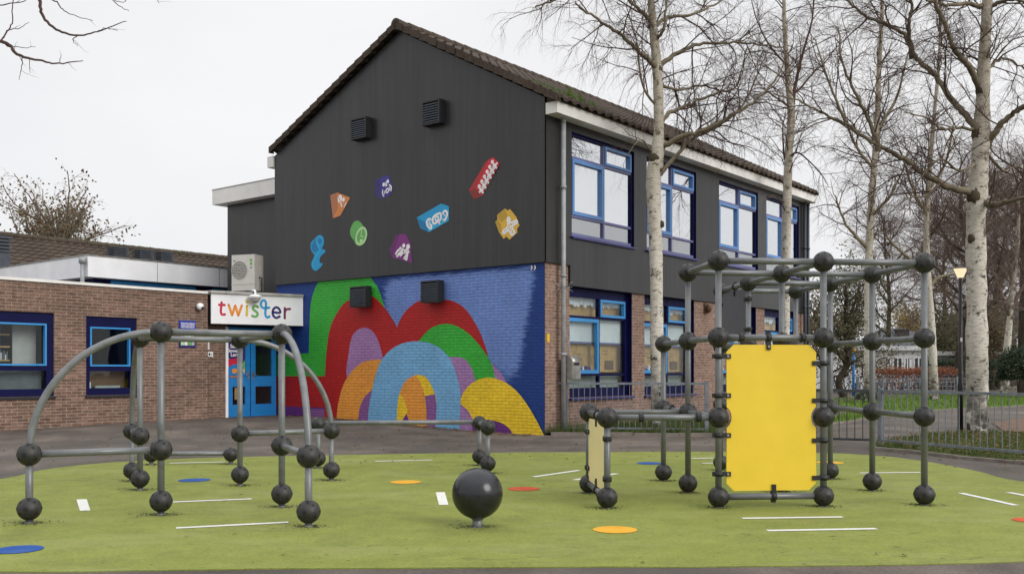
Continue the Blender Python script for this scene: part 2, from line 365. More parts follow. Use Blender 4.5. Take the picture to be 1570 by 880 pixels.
# ------------------------------------------------------------------ mesh building
class MB:
    def __init__(s, org=(0, 0, 0)):
        s.v = []; s.f = []; s.m = []; s.uv = []; s.sm = []; s.slots = []; s.org = Vector(org)
    def slot(s, m):
        if m not in s.slots: s.slots.append(m)
        return s.slots.index(m)
    def face(s, pts, m, uv=None, smooth=False):
        b = len(s.v); s.v += [tuple(p) for p in pts]
        s.f.append(tuple(range(b, b+len(pts)))); s.m.append(s.slot(m)); s.uv.append(uv); s.sm.append(smooth)
    def box(s, x0, x1, y0, y1, z0, z1, m):
        if x0 > x1: x0, x1 = x1, x0
        if y0 > y1: y0, y1 = y1, y0
        if z0 > z1: z0, z1 = z1, z0
        p = [(x0, y0, z0), (x1, y0, z0), (x1, y1, z0), (x0, y1, z0), (x0, y0, z1), (x1, y0, z1), (x1, y1, z1), (x0, y1, z1)]
        for q in ((0, 3, 2, 1), (4, 5, 6, 7), (0, 1, 5, 4), (1, 2, 6, 5), (2, 3, 7, 6), (3, 0, 4, 7)): s.face([p[i] for i in q], m)
    def prism(s, poly, f, d0, d1, m, mside=None):
        """poly in wall coords (a,z); f(a,z,d) -> xyz; front at d0, back at d1"""
        s.face([f(a, z, d0) for a, z in poly], m)
        s.face([f(a, z, d1) for a, z in reversed(poly)], mside or m)
        k = len(poly)
        for i in range(k):
            a, b = poly[i], poly[(i+1) % k]
            s.face([f(a[0], a[1], d0), f(a[0], a[1], d1), f(b[0], b[1], d1), f(b[0], b[1], d0)], mside or m)
    def tube(s, pts, rad, sides, m, cap=True, smooth=True):
        pts = [Vector(p) for p in pts]
        if not hasattr(rad, '__len__'): rad = [rad]*len(pts)
        n = len(pts); b = len(s.v); ms = s.slot(m)
        t0 = (pts[1]-pts[0]).normalized()
        ref = Vector((0, 0, 1)) if abs(t0.z) < .9 else Vector((1, 0, 0))
        x = t0.cross(ref).normalized(); ln = 0.0; lens = []
        for i in range(n):
            if i == 0: t = t0
            elif i == n-1: t = (pts[i]-pts[i-1]).normalized()
            else: t = (pts[i+1]-pts[i-1]).normalized()
            x = (x-t*x.dot(t)); x = x.normalized() if x.length > 1e-6 else t.orthogonal().normalized()
            y = t.cross(x)
            if i: ln += (pts[i]-pts[i-1]).length
            lens.append(ln)
            r = rad[i]; p = pts[i]
            for k in range(sides):
                a = 2*pi*k/sides; ca, sa = cos(a)*r, sin(a)*r
                s.v.append((p.x+x.x*ca+y.x*sa, p.y+x.y*ca+y.y*sa, p.z+x.z*ca+y.z*sa))
        for i in range(n-1):
            for k in range(sides):
                k2 = (k+1) % sides
                s.f.append((b+i*sides+k, b+i*sides+k2, b+(i+1)*sides+k2, b+(i+1)*sides+k)); s.m.append(ms); s.sm.append(smooth)
                if sides >= 5:
                    c = 2*pi*max(rad)/sides
                    s.uv.append(((k*c, lens[i]), ((k+1)*c, lens[i]), ((k+1)*c, lens[i+1]), (k*c, lens[i+1])))
                else: s.uv.append(0)
        if cap and sides > 3:
            s.f.append(tuple(b+k for k in reversed(range(sides)))); s.m.append(ms); s.sm.append(False); s.uv.append(None)
            s.f.append(tuple(b+(n-1)*sides+k for k in range(sides))); s.m.append(ms); s.sm.append(False); s.uv.append(None)
    def sphere(s, c, r, m, seg=28, ring=16, sz=1.0):
        b = len(s.v); c = Vector(c)
        for i in range(ring+1):
            th = pi*i/ring
            for k in range(seg):
                a = 2*pi*k/seg
                s.v.append((c.x+r*sin(th)*cos(a), c.y+r*sin(th)*sin(a), c.z+r*sz*cos(th)))
        ms = s.slot(m)
        for i in range(ring):
            for k in range(seg):
                k2 = (k+1) % seg
                s.f.append((b+i*seg+k, b+(i+1)*seg+k, b+(i+1)*seg+k2, b+i*seg+k2)); s.m.append(ms); s.sm.append(True); s.uv.append(0)
    def ribbon(s, pts, w, f, d, m, closed=False, t=.004):
        """flat stroke of width w in wall coords"""
        pts = [Vector((p[0], p[1], 0)) for p in pts]; k = len(pts); Lf = []; Rt = []
        for i in range(k):
            a = pts[(i-1) % k] if (closed or i) else pts[i]; c = pts[(i+1) % k] if (closed or i < k-1) else pts[i]
            t_ = (c-a)
            if t_.length < 1e-9: t_ = Vector((1, 0, 0))
            t_.normalize(); nn = Vector((-t_.y, t_.x, 0))
            Lf.append(pts[i]+nn*w/2); Rt.append(pts[i]-nn*w/2)
        rng = range(k if closed else k-1)
        for i in rng:
            j = (i+1) % k
            s.face([f(Lf[i].x, Lf[i].y, d), f(Lf[j].x, Lf[j].y, d), f(Rt[j].x, Rt[j].y, d), f(Rt[i].x, Rt[i].y, d)], m)
        if not closed:
            for i in (0, k-1): s.disc((pts[i].x, pts[i].y), w/2, f, d, m, 10)
    def disc(s, c, r, f, d, m, k=20, ry=None):
        ry = ry or r
        s.face([f(c[0]+r*cos(2*pi*i/k), c[1]+ry*sin(2*pi*i/k), d) for i in range(k)], m)
    def build(s, name, parent=None, label=None, loc=None):
        me = bpy.data.meshes.new(name)
        o_ = s.org
        vs = [(a-o_.x, b-o_.y, c-o_.z) for a, b, c in s.v] if o_.length else s.v
        me.from_pydata(vs, [], s.f)
        for mm in s.slots: me.materials.append(MATS[mm])
        me.polygons.foreach_set('material_index', s.m)
        me.polygons.foreach_set('use_smooth', s.sm)
        uvl = me.uv_layers.new(name='UVMap'); buf = [0.0]*(2*len(me.loops)); li = 0
        for fi, f in enumerate(s.f):
            u = s.uv[fi]
            if u is None:
                p = [Vector(s.v[i]) for i in f]
                nn = Vector((0, 0, 0))
                for i in range(1, len(p)-1): nn += (p[i]-p[0]).cross(p[i+1]-p[0])
                if abs(nn.z) > .75*nn.length:
                    for q in p: buf[li] = q.x; buf[li+1] = q.y; li += 2
                else:
                    if abs(nn.x) > abs(nn.y):
                        for q in p: buf[li] = q.y; buf[li+1] = q.z; li += 2
                    else:
                        for q in p: buf[li] = q.x; buf[li+1] = q.z; li += 2
            elif u == 0: li += 2*len(f)
            else:
                for a, b in u: buf[li] = a; buf[li+1] = b; li += 2
        uvl.data.foreach_set('uv', buf)
        me.validate(); me.update()
        o = bpy.data.objects.new(name, me); COL.objects.link(o)
        if parent: o.parent = parent
        if label: o['label'] = label
        if loc: o.location = loc
        return o

def thing(name, label, cat, loc=(0, 0, 0), rot=0.0, group=None):
    o = bpy.data.objects.new(name, None); COL.objects.link(o); o.location = loc; o.rotation_euler = (0, 0, rot)
    o.empty_display_size = .3
    o['label'] = label; o['category'] = cat
    if group: o['group'] = group
    return o
def tag(o, label, cat, group=None):
    o['label'] = label; o['category'] = cat
    if group: o['group'] = group
    return o
def struct(o, label=None, kind='structure', cat=None):
    o['kind'] = kind
    if label: o['label'] = label
    if cat: o['category'] = cat
    return o
def dup(o, parent=None, label=None, loc=None, rot=None):
    c = o.copy(); COL.objects.link(c)
    if parent: c.parent = parent
    if label: c['label'] = label
    if loc is not None: c.location = loc
    if rot is not None: c.rotation_euler = rot
    for ch in list(o.children): dup(ch, c)
    return c
def crom(pts, n=6):
    """smooth polyline through pts"""
    P = [Vector(p) for p in pts]; out = []
    for i in range(len(P)-1):
        p0 = P[max(0, i-1)]; p1 = P[i]; p2 = P[i+1]; p3 = P[min(len(P)-1, i+2)]
        for k in range(n):
            t = k/n
            out.append(.5*((2*p1)+(p2-p0)*t+(2*p0-5*p1+4*p2-p3)*t*t+(3*p1-p0-3*p2+p3)*t**3))
    out.append(P[-1]); return out
def crom2(pts, n=5, closed=False):
    P = list(pts); out = []; k = len(P)
    for i in range(k if closed else k-1):
        g = (lambda j: P[j % k]) if closed else (lambda j: P[min(k-1, max(0, j))])
        p0, p1, p2, p3 = g(i-1), g(i), g(i+1), g(i+2)
        for q in range(n):
            t = q/n
            out.append(tuple(.5*((2*p1[a])+(p2[a]-p0[a])*t+(2*p0[a]-5*p1[a]+4*p2[a]-p3[a])*t*t+(3*p1[a]-p0[a]-3*p2[a]+p3[a])*t**3) for a in (0, 1)))
    if not closed: out.append(P[-1])
    return out

# ------------------------------------------------------------------ world: overcast daylight
wd = bpy.data.worlds.new('World'); SC.world = wd; wd.use_nodes = True
nt = wd.node_tree; nt.nodes.clear()
wo = nt.nodes.new('ShaderNodeOutputWorld'); bg = nt.nodes.new('ShaderNodeBackground'); bg.inputs[1].default_value = .1
SUN_EL, SUN_AZ = radians(28), radians(127)          # azimuth measured from +Y (view direction) clockwise
sky = nt.nodes.new('ShaderNodeTexSky'); sky.sky_type = 'NISHITA'; sky.sun_disc = False; sky.sun_elevation = SUN_EL; sky.sun_rotation = SUN_AZ
hs = nt.nodes.new('ShaderNodeHueSaturation'); hs.inputs['Saturation'].default_value = .25; L(nt, sky.outputs[0], hs.inputs['Color'])
tc = nt.nodes.new('ShaderNodeTexCoord')
cl = noise(nt, coords(nt, 'Generated', (1, 1, 2.2)), 1.7, 6, .5)
cc = ramp(nt, cl, [(.3, (7.7, 7.75, 7.95)), (.7, (9.0, 9.0, 9.1))])
cc.node.color_ramp.elements[0].color = (7.35, 7.4, 7.65, 1); cc.node.color_ramp.elements[1].color = (8.75, 8.75, 8.85, 1)
mx = mix(nt, .9, hs.outputs[0], cc)
sepw = nt.nodes.new('ShaderNodeSeparateXYZ'); L(nt, tc.outputs['Generated'], sepw.inputs[0])
zr = nt.nodes.new('ShaderNodeMapRange'); zr.interpolation_type = 'SMOOTHSTEP'; L(nt, sepw.outputs['Z'], zr.inputs['Value'])
for nm_, vl in (('From Min', .30), ('From Max', 1.0), ('To Min', 1.0), ('To Max', 1.9)): zr.inputs[nm_].default_value = vl
vm_ = nt.nodes.new('ShaderNodeVectorMath'); vm_.operation = 'SCALE'; L(nt, mx, vm_.inputs[0]); L(nt, zr.outputs[0], vm_.inputs['Scale']); mx = vm_.outputs[0]
L(nt, mx, bg.inputs[0]); L(nt, bg.outputs[0], wo.inputs[0])
sd = bpy.data.lights.new('sun', 'SUN'); sd.energy = 1.5; sd.angle = radians(30); sd.color = (1, .97, .92)
so = bpy.data.objects.new('sun', sd); COL.objects.link(so)
dirv = Vector((sin(SUN_AZ)*cos(SUN_EL), cos(SUN_AZ)*cos(SUN_EL), sin(SUN_EL)))
so.rotation_euler = dirv.to_track_quat('Z', 'Y').to_euler(); so.location = dirv*60
SC.view_settings.view_transform = 'Standard'; SC.view_settings.look = 'None'; SC.view_settings.exposure = .16; SC.view_settings.gamma = 1
SC.view_settings.use_curve_mapping = False
SC.render.engine = 'CYCLES'
SC.cycles.transparent_max_bounces = 24

# ------------------------------------------------------------------ ground
def lin(a, b, n): return [a+(b-a)*i/n for i in range(n+1)]
xs = [-700, -250, -100, -50] + lin(-30, 30, 120) + [50, 100, 250, 700]
ys = [-200, -60, -20] + lin(-5, 50, 110) + [75, 120, 250, 900]
g = MB(); g.slot('asphalt')
for y in ys:
    for x in xs: g.v.append((x, y, ground_z(x, y)))
nx = len(xs)
for j in range(len(ys)-1):
    for i in range(nx-1):
        a = j*nx+i; g.f.append((a, a+1, a+nx+1, a+nx)); g.m.append(0); g.sm.append(True); g.uv.append(None)
struct(g.build('ground'), 'brown grey asphalt school yard')

outline = [G(0, 735), G(60, 722), G(150, 711), G(300, 703), G(520, 698), G(800, 694), G(1080, 693), G(1250, 694.5), G(1330, 698), G(1400, 705), G(1490, 721), G(1570, 739),
           Vector((7.0, 9.6, 0)), Vector((7.2, 8.3, 0)), Vector((6.2, 7.1, 0)), G(1570, 862), G(1180, 869), G(785, 870), G(400, 873), G(0, 877), Vector((-5.2, 6.5, 0)), Vector((-6.4, 7.4, 0)), Vector((-6.7, 8.9, 0))]
op = crom2([(p.x, p.y) for p in outline], 6, True)
rg = random.Random(5)
op = [(x+rg.uniform(-.012, .012), y+rg.uniform(-.012, .012)) for x, y in op]
m = MB()
m.face([(x, y, .008) for x, y in op], 'rubber_green')
for i in range(len(op)):
    a, b = op[i], op[(i+1) % len(op)]
    m.face([(a[0], a[1], .008), (a[0], a[1], -.02), (b[0], b[1], -.02), (b[0], b[1], .008)], 'rubber_green')
safety = struct(m.build('safety_surface'), 'lime green rubber play surface with rounded outline')

def mark(name, pts, mat, lab):
    mm = MB(); mm.face([(p.x, p.y, .012) for p in pts], mat); return mm.build(name, safety, lab)
def dash(x0, y0, x1, y1, w=.055):
    a, b = G(x0, y0), G(x1, y1); t = (b-a).normalized(); n = Vector((-t.y, t.x, 0))*w/2
    mark('painted_line', [a-n, b-n, b+n, a+n], 'line_white', None)
for q in ((270, 811, 442, 802), (262, 771, 386, 766), (1138, 796, 1292, 794), (1176, 815, 1344, 812), (818, 732, 888, 722), (1473, 757, 1558, 776), (1546, 756, 1600, 766), (1318, 726, 1412, 725), (1060, 703.5, 1100, 703), (1075, 711, 1105, 710.5), (575, 708, 662, 706), (880, 737, 946, 727), (260, 711, 345, 709)):
    dash(*q, w=.072 if q[1] > 760 else .075)
mark('painted_line', [G(117, 767), G(133, 766.5), G(138.5, 784), G(122.5, 784.5)], 'line_white', None)
mark('painted_line', [G(668, 756), G(682, 755.5), G(687.5, 775), G(673, 775.5)], 'line_white', None)
def spot(px, py, r, mat, lab):
    c = G(px, py); mark('painted_disc', [Vector((c.x+r*cos(2*pi*i/36), c.y+r*sin(2*pi*i/36), 0)) for i in range(36)], mat, lab)
for px, py, w, mat, lab in ((28, 844, 36, 'disc_blue', 'blue painted disc at the near left edge'), (298, 737, 24, 'disc_blue', 'blue painted disc behind the arches'), (622, 740, 24, 'disc_orange', 'orange painted disc near the large ball'), (803, 750.5, 25, 'disc_red', 'red painted disc right of the large ball'),
                            (943, 813.5, 34, 'disc_orange', 'orange painted disc nearest the viewer'), (996, 711, 20, 'disc_blue', 'blue painted disc under the frame'), (1272, 710, 21, 'disc_orange', 'orange painted disc behind the yellow panel'), (1580, 799, 26, 'disc_red', 'red painted disc at the right edge')):
    spot(px, py, w/F*G(px, py).y, mat, lab)

# ------------------------------------------------------------------ school building (two storeys)
fac = lambda a, z, d: (a, d, z)            # facade plane u=0, depth inwards
gab = lambda a, z, d: (d, a, z)            # gable plane v=0
def wall(mb, f, a0, a1, z0, z1, holes, depth, m, mrev=None, d=0.0):
    A = sorted(set([a0, a1]+[h[0] for h in holes]+[h[1] for h in holes])); Z = sorted(set([z0, z1]+[h[2] for h in holes]+[h[3] for h in holes]))
    A = [a for a in A if a0 <= a <= a1]; Z = [z for z in Z if z0 <= z <= z1]
    for i in range(len(A)-1):
        for j in range(len(Z)-1):
            ca, cz = (A[i]+A[i+1])/2, (Z[j]+Z[j+1])/2
            if any(h[0] < ca < h[1] and h[2] < cz < h[3] for h in holes): continue
            mb.face([f(A[i], Z[j], d), f(A[i+1], Z[j], d), f(A[i+1], Z[j+1], d), f(A[i], Z[j+1], d)], m)
    for h in holes:
        b0, b1, y0, y1 = h
        lo, hi = max(y0, z0), min(y1, z1)
        for q in (((b0, lo), (b0, hi)), ((b1, lo), (b1, hi))):
            mb.face([f(q[0][0], q[0][1], d), f(q[1][0], q[1][1], d), f(q[1][0], q[1][1], d+depth), f(q[0][0], q[0][1], d+depth)], mrev or m)
        for zz in (y0, y1):
            if z0-1e-6 <= zz <= z1+1e-6:
                mb.face([f(b0, zz, d), f(b1, zz, d), f(b1, zz, d+depth), f(b0, zz, d+depth)], mrev or m)
school = thing('school_building', 'two-storey dark clad school building with painted mural gable and tiled roof', 'building', (OX, OZ, 0), BROT)
UWID, LEN = 8.58, 13.5
EAVE, APEX, MID = 6.78, 8.99, 4.08
MT = 3.48
UP = [(.84, 3.30, 4.09, 6.26), (3.85, 6.25, 4.09, 6.26), (7.50, 9.87, 4.09, 6.26), (10.43, 12.76, 4.09, 6.26)]
LO = [(.84, 3.30, .73, 3.06), (3.85, 6.25, .73, 3.06), (7.50, 9.87, .73, 3.06), (10.43, 12.76, .73, 3.06)]
b = MB()
wall(b, fac, .0, LEN, -.1, 3.06, LO, .14, 'brick')
b.face([fac(0, 3.06, 0), fac(.79, 3.06, 0), fac(.79, MT, 0), fac(0, MT, 0)], 'brick')
b.face([gab(0, -.1, 0), gab(UWID, -.1, 0), gab(UWID, MT, 0), gab(0, MT, 0)], 'brick')
b.face([(0, UWID, -.1), (LEN, UWID, -.1), (LEN, UWID, EAVE), (0, UWID, EAVE)], 'brick')
b.face([(LEN, 0, -.1), (LEN, UWID, -.1), (LEN, UWID, EAVE), (LEN, 0, EAVE)], 'brick')
bwall = b.build('brick_wall', school)
# cladding: hung 6 cm proud of the brick, real returns at the lower edges
b = MB(); CD = -.06
gp = [(-.03, MT), (UWID, MT), (UWID, EAVE), (MID, APEX), (-.03, EAVE)]
b.prism(gp, gab, CD, .0, 'cladding')
for q in UP: pass
A0, A1 = -.055, LEN
wall(b, fac, A0, .79, MT, 6.5, [], .06, 'cladding', d=CD)
wall(b, fac, .79, A1, 3.06, 6.5, UP, .16, 'cladding', d=CD)
b.face([fac(A0, MT, CD), fac(.79, MT, CD), fac(.79, MT, .0), fac(A0, MT, .0)], 'cladding')
b.face([fac(.79, 3.06, CD), fac(A1, 3.06, CD), fac(A1, 3.06, .0), fac(.79, 3.06, .0)], 'cladding')
b.face([fac(.79, 3.06, CD), fac(.79, MT, CD), fac(.79, MT, 0), fac(.79, 3.06, 0)], 'cladding')
b.face([fac(A1, 3.06, CD), fac(A1, 6.5, CD), fac(A1, 6.5, 0), fac(A1, 3.06, 0)], 'cladding')
clad = b.build('cladding', school)
# -- windows
def window(parent, f, q, dep, kind):
    a0, a1, z0, z1 = q
    fr = MB(); w = a1-a0; h = z1-z0
    am = a0+w*.52
    if kind == 'up':
        zb, zt = z0+h*.20, z0+h*.765; nav = 'frame_blue'
    else:
        zb, zt = z0+h*.205, z0+h*.735; nav = 'navy_paint'
    t = .05
    def bar(x0, x1, y0, y1, mm, d0=dep-.03, d1=dep+.05): fr.prism([(x0, y0), (x1, y0), (x1, y1), (x0, y1)], f, d0, d1, mm)
    botr = .085 if kind == 'up' else .20
    topr = .07 if kind == 'up' else .20
    bar(a0, a0+.06, z0, z1, nav); bar(a1-(.07 if kind == 'up' else .13), a1, z0, z1, 'navy_paint')
    bar(a0+.06, a1-.07, z0, z0+botr, 'navy_paint' if kind == 'lo' else nav); bar(a0+.06, a1-.07, z1-topr, z1, 'navy_paint')
    bar(am-t/2, am+t/2, z0+botr, z1-topr, nav)
    for zz in (zb, zt):
        bar(a0+.06, am-t/2, zz-t/2, zz+t/2, nav); bar(am+t/2, a1-.07, zz-t/2, zz+t/2, nav)
    # dark reveal lining on the far jamb and head
    fr.prism([(a1-.012, z0), (a1-.002, z0), (a1-.002, z1), (a1-.012, z1)], f, dep-.065 if kind == 'up' else dep-.135, dep-.031, 'navy_paint')
    fr.prism([(a0, z1-.012), (a1-.013, z1-.012), (a1-.013, z1-.002), (a0, z1-.002)], f, dep-.065 if kind == 'up' else dep-.135, dep-.031, 'navy_paint')
    win = fr.build('window', parent)
    cs = MB(); c = .075
    def sash(x0, x1, y0, y1):
        for (p0, p1, r0, r1) in ((x0, x0+c, y0, y1), (x1-c, x1, y0, y1), (x0+c, x1-c, y0, y0+c), (x0+c, x1-c, y1-c, y1)):
            cs.prism([(p0, r0), (p1, r0), (p1, r1), (p0, r1)], f, dep-.05, dep+.03, 'sash_pale' if kind == 'up' else 'sash_blue')
    sash(a0+.065, am-t/2-.004, zb+t/2+.004, zt-t/2-.004)
    cs.build('casement', win)
    cs = MB(); c = .055
    sash(am+t/2+.004, a1-(.075 if kind == 'up' else .135), zt+t/2+.004, z1-topr-.004)
    cs.build('top_light', win)
    sl = MB(); sl.prism([(a0-.03, z0-.045), (a1+.03, z0-.045), (a1+.03, z0-.004), (a0-.03, z0-.004)], f, dep-(.135 if kind == 'up' else .22), dep+.02, 'navy_sill'); sl.build('sill', win)
    rows = [z0+botr, zb-t/2, zb+t/2, zt-t/2, zt+t/2, z1-topr]
    for ci, (x0, x1) in enumerate(((a0+.06, am-t/2), (am+t/2, a1-.07))):
        for ri in range(3):
            pn = MB(); gl = ('glass_sky' if ri else 'glass_dim') if kind == 'up' else 'glass_clear'
            pn.prism([(x0-.004, rows[2*ri]-.004), (x1+.004, rows[2*ri]-.004), (x1+.004, rows[2*ri+1]+.004), (x0-.004, rows[2*ri+1]+.004)], f, dep+.012, dep+.018, gl)
            pn.build('pane', win)
    zbl = zb+.35 if kind == 'lo' else zb-.05
    bl = MB()
    if kind == 'lo':
        zl = zb+(zt-zb)*.58
        bl.prism([(a0+.05, zl), (a1-.05, zl), (a1-.05, zt+.02), (a0+.05, zt+.02)], f, dep+.10, dep+.11, 'blind')
        bl.prism([(a0+.05, zl-.04), (a1-.05, zl-.04), (a1-.05, zl), (a0+.05, zl)], f, dep+.095, dep+.12, 'frame_blue')
    else:
        bl.prism([(a0+.05, zb+.02), (a1-.05, zb+.02), (a1-.05, z1-.03), (a0+.05, z1-.03)], f, dep+.14, dep+.15, 'blind')
    bl.build('blind', win)
    return win, (am, zb, zt)
wins = []
for q in UP: wins.append(window(school, fac, q, .015, 'up'))
for q in LO: wins.append(window(school, fac, q, .14, 'lo'))
# -- rooms behind the windows
def room(parent, f, a0, a1, z0, z1, d0, d1, mw='room_wall'):
    r = MB()
    for (x, ) in ((a0,), (a1,)): r.face([f(x, z0, d0), f(x, z1, d0), f(x, z1, d1), f(x, z0, d1)], mw)
    r.face([f(a0, z0, d1), f(a1, z0, d1), f(a1, z1, d1), f(a0, z1, d1)], mw)
    r.face([f(a0, z0, d0), f(a1, z0, d0), f(a1, z0, d1), f(a0, z0, d1)], 'room_floor')
    r.face([f(a0, z1, d0), f(a1, z1, d0), f(a1, z1, d1), f(a0, z1, d1)], 'blind')
    return r
r = room(school, fac, .4, 13.1, 3.56, 6.4, .22, 5.0)
r.build('upper_interior', school)
r = room(school, fac, .4, 13.1, .03, 3.3, .30, 5.0)
li = r.build('lower_interior', school)
for v_ in (1.5, 2.7, 4.5, 5.8, 8.6, 11.6):
    k = MB(); k.box(v_-.5, v_+.5, .40, .52, 3.20, 3.26, 'tube_light'); k.build('ceiling_lamp', li)
# things seen in the ground floor windows: kraft paper boards, drawings, books
rr = random.Random(3)
for wi, q in enumerate(LO):
    a0, a1, z0, z1 = q; h = z1-z0; zb = z0+h*.205; zt = z0+h*.735
    k = MB()
    k.prism([(a0+.02, zb+.06), (a1-.03, zb+.06), (a1-.03, zt-.1), (a0+.02, zt-.1)], fac, .34, .36, 'kraft')
    for i in range(9):
        x = rr.uniform(a0+.1, a1-.4); z = rr.uniform(zb+.2, zb+.75); w = rr.uniform(.1, .28); hh = rr.uniform(.05, .2)
        k.ribbon([(x, z), (x+w, z), (x+w, z+hh), (x, z+hh)], .012, fac, .335-.001*i, 'kraft_dark', True)
    k.prism([(a1-.62, zb+.12), (a1-.28, zb+.12), (a1-.28, zb+.32), (a1-.62, zb+.32)], fac, .318, .32, 'kraft_dark')
    k.build('paper_board', wins[4+wi][0])
    k = MB()
    k.prism([(a0+.03, zt+.03), (a1-.05, zt+.03), (a1-.05, z1-.12), (a0+.03, z1-.12)], fac, .34, .36, 'kraft')
    k.build('header_board', wins[4+wi][0])
    k = MB(); x = a0+.06
    while x < a1-.15:
        w = rr.uniform(.07, .14); dz = rr.uniform(.10, .17)
        k.prism([(x, z1-.205-dz), (x+w*.5, z1-.205-dz-.035), (x+w, z1-.205-dz), (x+w, z1-.19), (x, z1-.19)], fac, .245+rr.uniform(0, .012), .262, 'paper'); x += w+.004
    k.build('paper_fringe', wins[4+wi][0])
    k = MB()
    k.prism([(a0+.03, z0+.12), (a1-.05, z0+.12), (a1-.05, zb), (a0+.03, zb)], fac, .30, .32, 'frost')
    k.build('low_board', wins[4+wi][0])
    k = MB(); x = a0+.35
    for i in range(9):
        w = rr.uniform(.03, .09); k.box(x, x+w, .21, .30, zb+.03, zb+.03+rr.uniform(.08, .2), rr.choice(['paper', 'red_toy', 'ink_indigo', 'paper', 'ink_violet', 'kraft_dark'])); x += w+rr.uniform(.005, .05)
    k.build('window_shelf_books', wins[4+wi][0])
for wi, q in enumerate(UP):
    a0, a1, z0, z1 = q; k = MB()
    k.box(a0+.1, a1-.1, .85, 1.2, 3.6, z0+.10, 'room_grey')
    for i in range(4): k.box(a0+.75+.01*i, a0+1.15-.02*i, .9, 1.15, z0+.10+.05*i, z0+.14+.05*i, 'red_toy' if wi == 0 else 'paper')
    k.build('cupboard', wins[wi][0])
# -- roof with pantile profile
def pantile(mb, a0, a1, e_in, e_out, z_e, s_in, z_r, f, m, ncourse, tw=.30):
    """roof slope from eave (e_out,z_e) to ridge (s_in,z_r) running a0..a1 along the ridge; f(a,s,z)"""
    L_ = hypot(s_in-e_out, z_r-z_e); nu = (-(z_r-z_e)/L_, (s_in-e_out)/L_)
    if nu[1] < 0: nu = (-nu[0], -nu[1])
    nw = max(2, int(round((a1-a0)/tw))); K = 6; na = nw*K
    prof = [.0, .030, .045, .030, .0, -.004]
    base = len(mb.v); ms = mb.slot(m); rows = []
    for c in range(ncourse):
        for e, lift in ((0.0, .035), (1.0, .0)):
            t = (c+e)/ncourse
            row = []
            for i in range(na+1):
                hgt = prof[i % K]+lift
                s_ = e_out+(s_in-e_out)*t+nu[0]*hgt; z_ = z_e+(z_r-z_e)*t+nu[1]*hgt
                row.append(len(mb.v)); mb.v.append(f(a0+(a1-a0)*i/na, s_, z_))
            rows.append(row)
    for j in range(len(rows)-1):
        for i in range(na):
            mb.f.append((rows[j][i], rows[j][i+1], rows[j+1][i+1], rows[j+1][i])); mb.m.append(ms); mb.sm.append(False); mb.uv.append(0)
    # verge and eave thickness
    for i in (0, na):
        p = [mb.v[r_[i]] for r_ in rows]
        for j in range(len(p)-1):
            a, b_ = Vector(p[j]), Vector(p[j+1]); dn = Vector((0, 0, -.10))
            mb.face([a, b_, b_+dn, a+dn], m)
    p = [mb.v[i] for i in rows[0]]
    for i in range(0, na):
        a, b_ = Vector(p[i]), Vector(p[i+1]); dn = Vector((0, 0, -.07)); mb.face([a, b_, b_+dn, a+dn], m)
rf = MB(); froof = lambda a, s, z: (a, s, z)
pantile(rf, -.16, LEN-.12, 0, -.42, 6.70, MID, APEX+.12, froof, 'roof_tile', 17)
pantile(rf, -.16, LEN-.12, 0, UWID+.05, 6.91, MID, APEX+.12, froof, 'roof_tile', 17)
x = -.2
while x < LEN-.35:                                            # half round ridge tiles
    pts = [(x, MID, APEX+.13), (x+.40, MID, APEX+.13+rr.uniform(-.008, .008))]
    rf.tube(pts, [.135, .12], 12, 'roof_tile', True, False); x += .385
rf.box(-.10, LEN-.14, -.365, -.12, 6.66, 6.75, 'roof_tile')
roof = rf.build('roof', school)
# verge tiles: stepped, one per course, on both slopes of the gable
vt = MB()
for side in (0, 1):
    e0 = (-.42 if side == 0 else UWID+.05); ze = (6.70 if side == 0 else 6.91); nC = 17
    for c in range(nC):
        t0, t1 = c/nC, (c+1.12)/nC
        p0 = Vector((0, e0+(MID-e0)*t0, ze+(APEX+.12-ze)*t0)); p1 = Vector((0, e0+(MID-e0)*t1, ze+(APEX+.12-ze)*t1))
        up0, up1 = Vector((0, 0, .075)), Vector((0, 0, .045))
        P = [p0+up0, p1+up1]
        x0, x1 = -.215, -.045
        dn = Vector((0, 0, -.15))
        for xa, xb in ((x0, x1),):
            vt.face([P[0]+Vector((xa, 0, 0)), P[0]+Vector((xb, 0, 0)), P[1]+Vector((xb, 0, 0)), P[1]+Vector((xa, 0, 0))], 'roof_tile')
            vt.face([P[0]+Vector((xa, 0, 0)), P[1]+Vector((xa, 0, 0)), P[1]+Vector((xa, 0, 0))+dn, P[0]+Vector((xa, 0, 0))+dn], 'roof_tile')
            vt.face([P[0]+Vector((xa, 0, 0)), P[0]+Vector((xb, 0, 0)), P[0]+Vector((xb, 0, 0))+dn, P[0]+Vector((xa, 0, 0))+dn], 'roof_tile')
vt.build('verge_tiles', roof)
ms = MB(); rm = random.Random(8)
for i in range(110):                                         # moss and small plants at the eave corner
    a = rm.uniform(-.1, 1.6); t = rm.uniform(.0, .22)*(1-a/2.2)
    s_ = -.42+(MID+.42)*t; z_ = 6.78+(APEX-6.58)*t; h = rm.uniform(.03, .10)*(2.2 if .45 < a < .9 and t < .1 else 1)
    an = rm.uniform(0, 6.28); d = Vector((cos(an), sin(an), 0))*h*.5
    p = Vector((a, s_, z_)); ms.face([p-d*.6, p+d*.6, p+d*.3+Vector((0, 0, h))], 'moss')
struct(ms.build('roof_moss', roof), None, 'stuff')
# -- eave boxes
fb = MB(); fb.box(-.06, LEN-.04, -.34, -.055, 6.43, 6.66, 'fascia_white'); fb.box(-.062, LEN-.038, -.345, -.30, 6.65, 6.675, 'steel')
fb.build('eave_box', school)
fb = MB(); fb.box(-.10, LEN, UWID+.02, UWID+.25, 6.50, 6.78, 'fascia_white'); fb.build('eave_box', school)
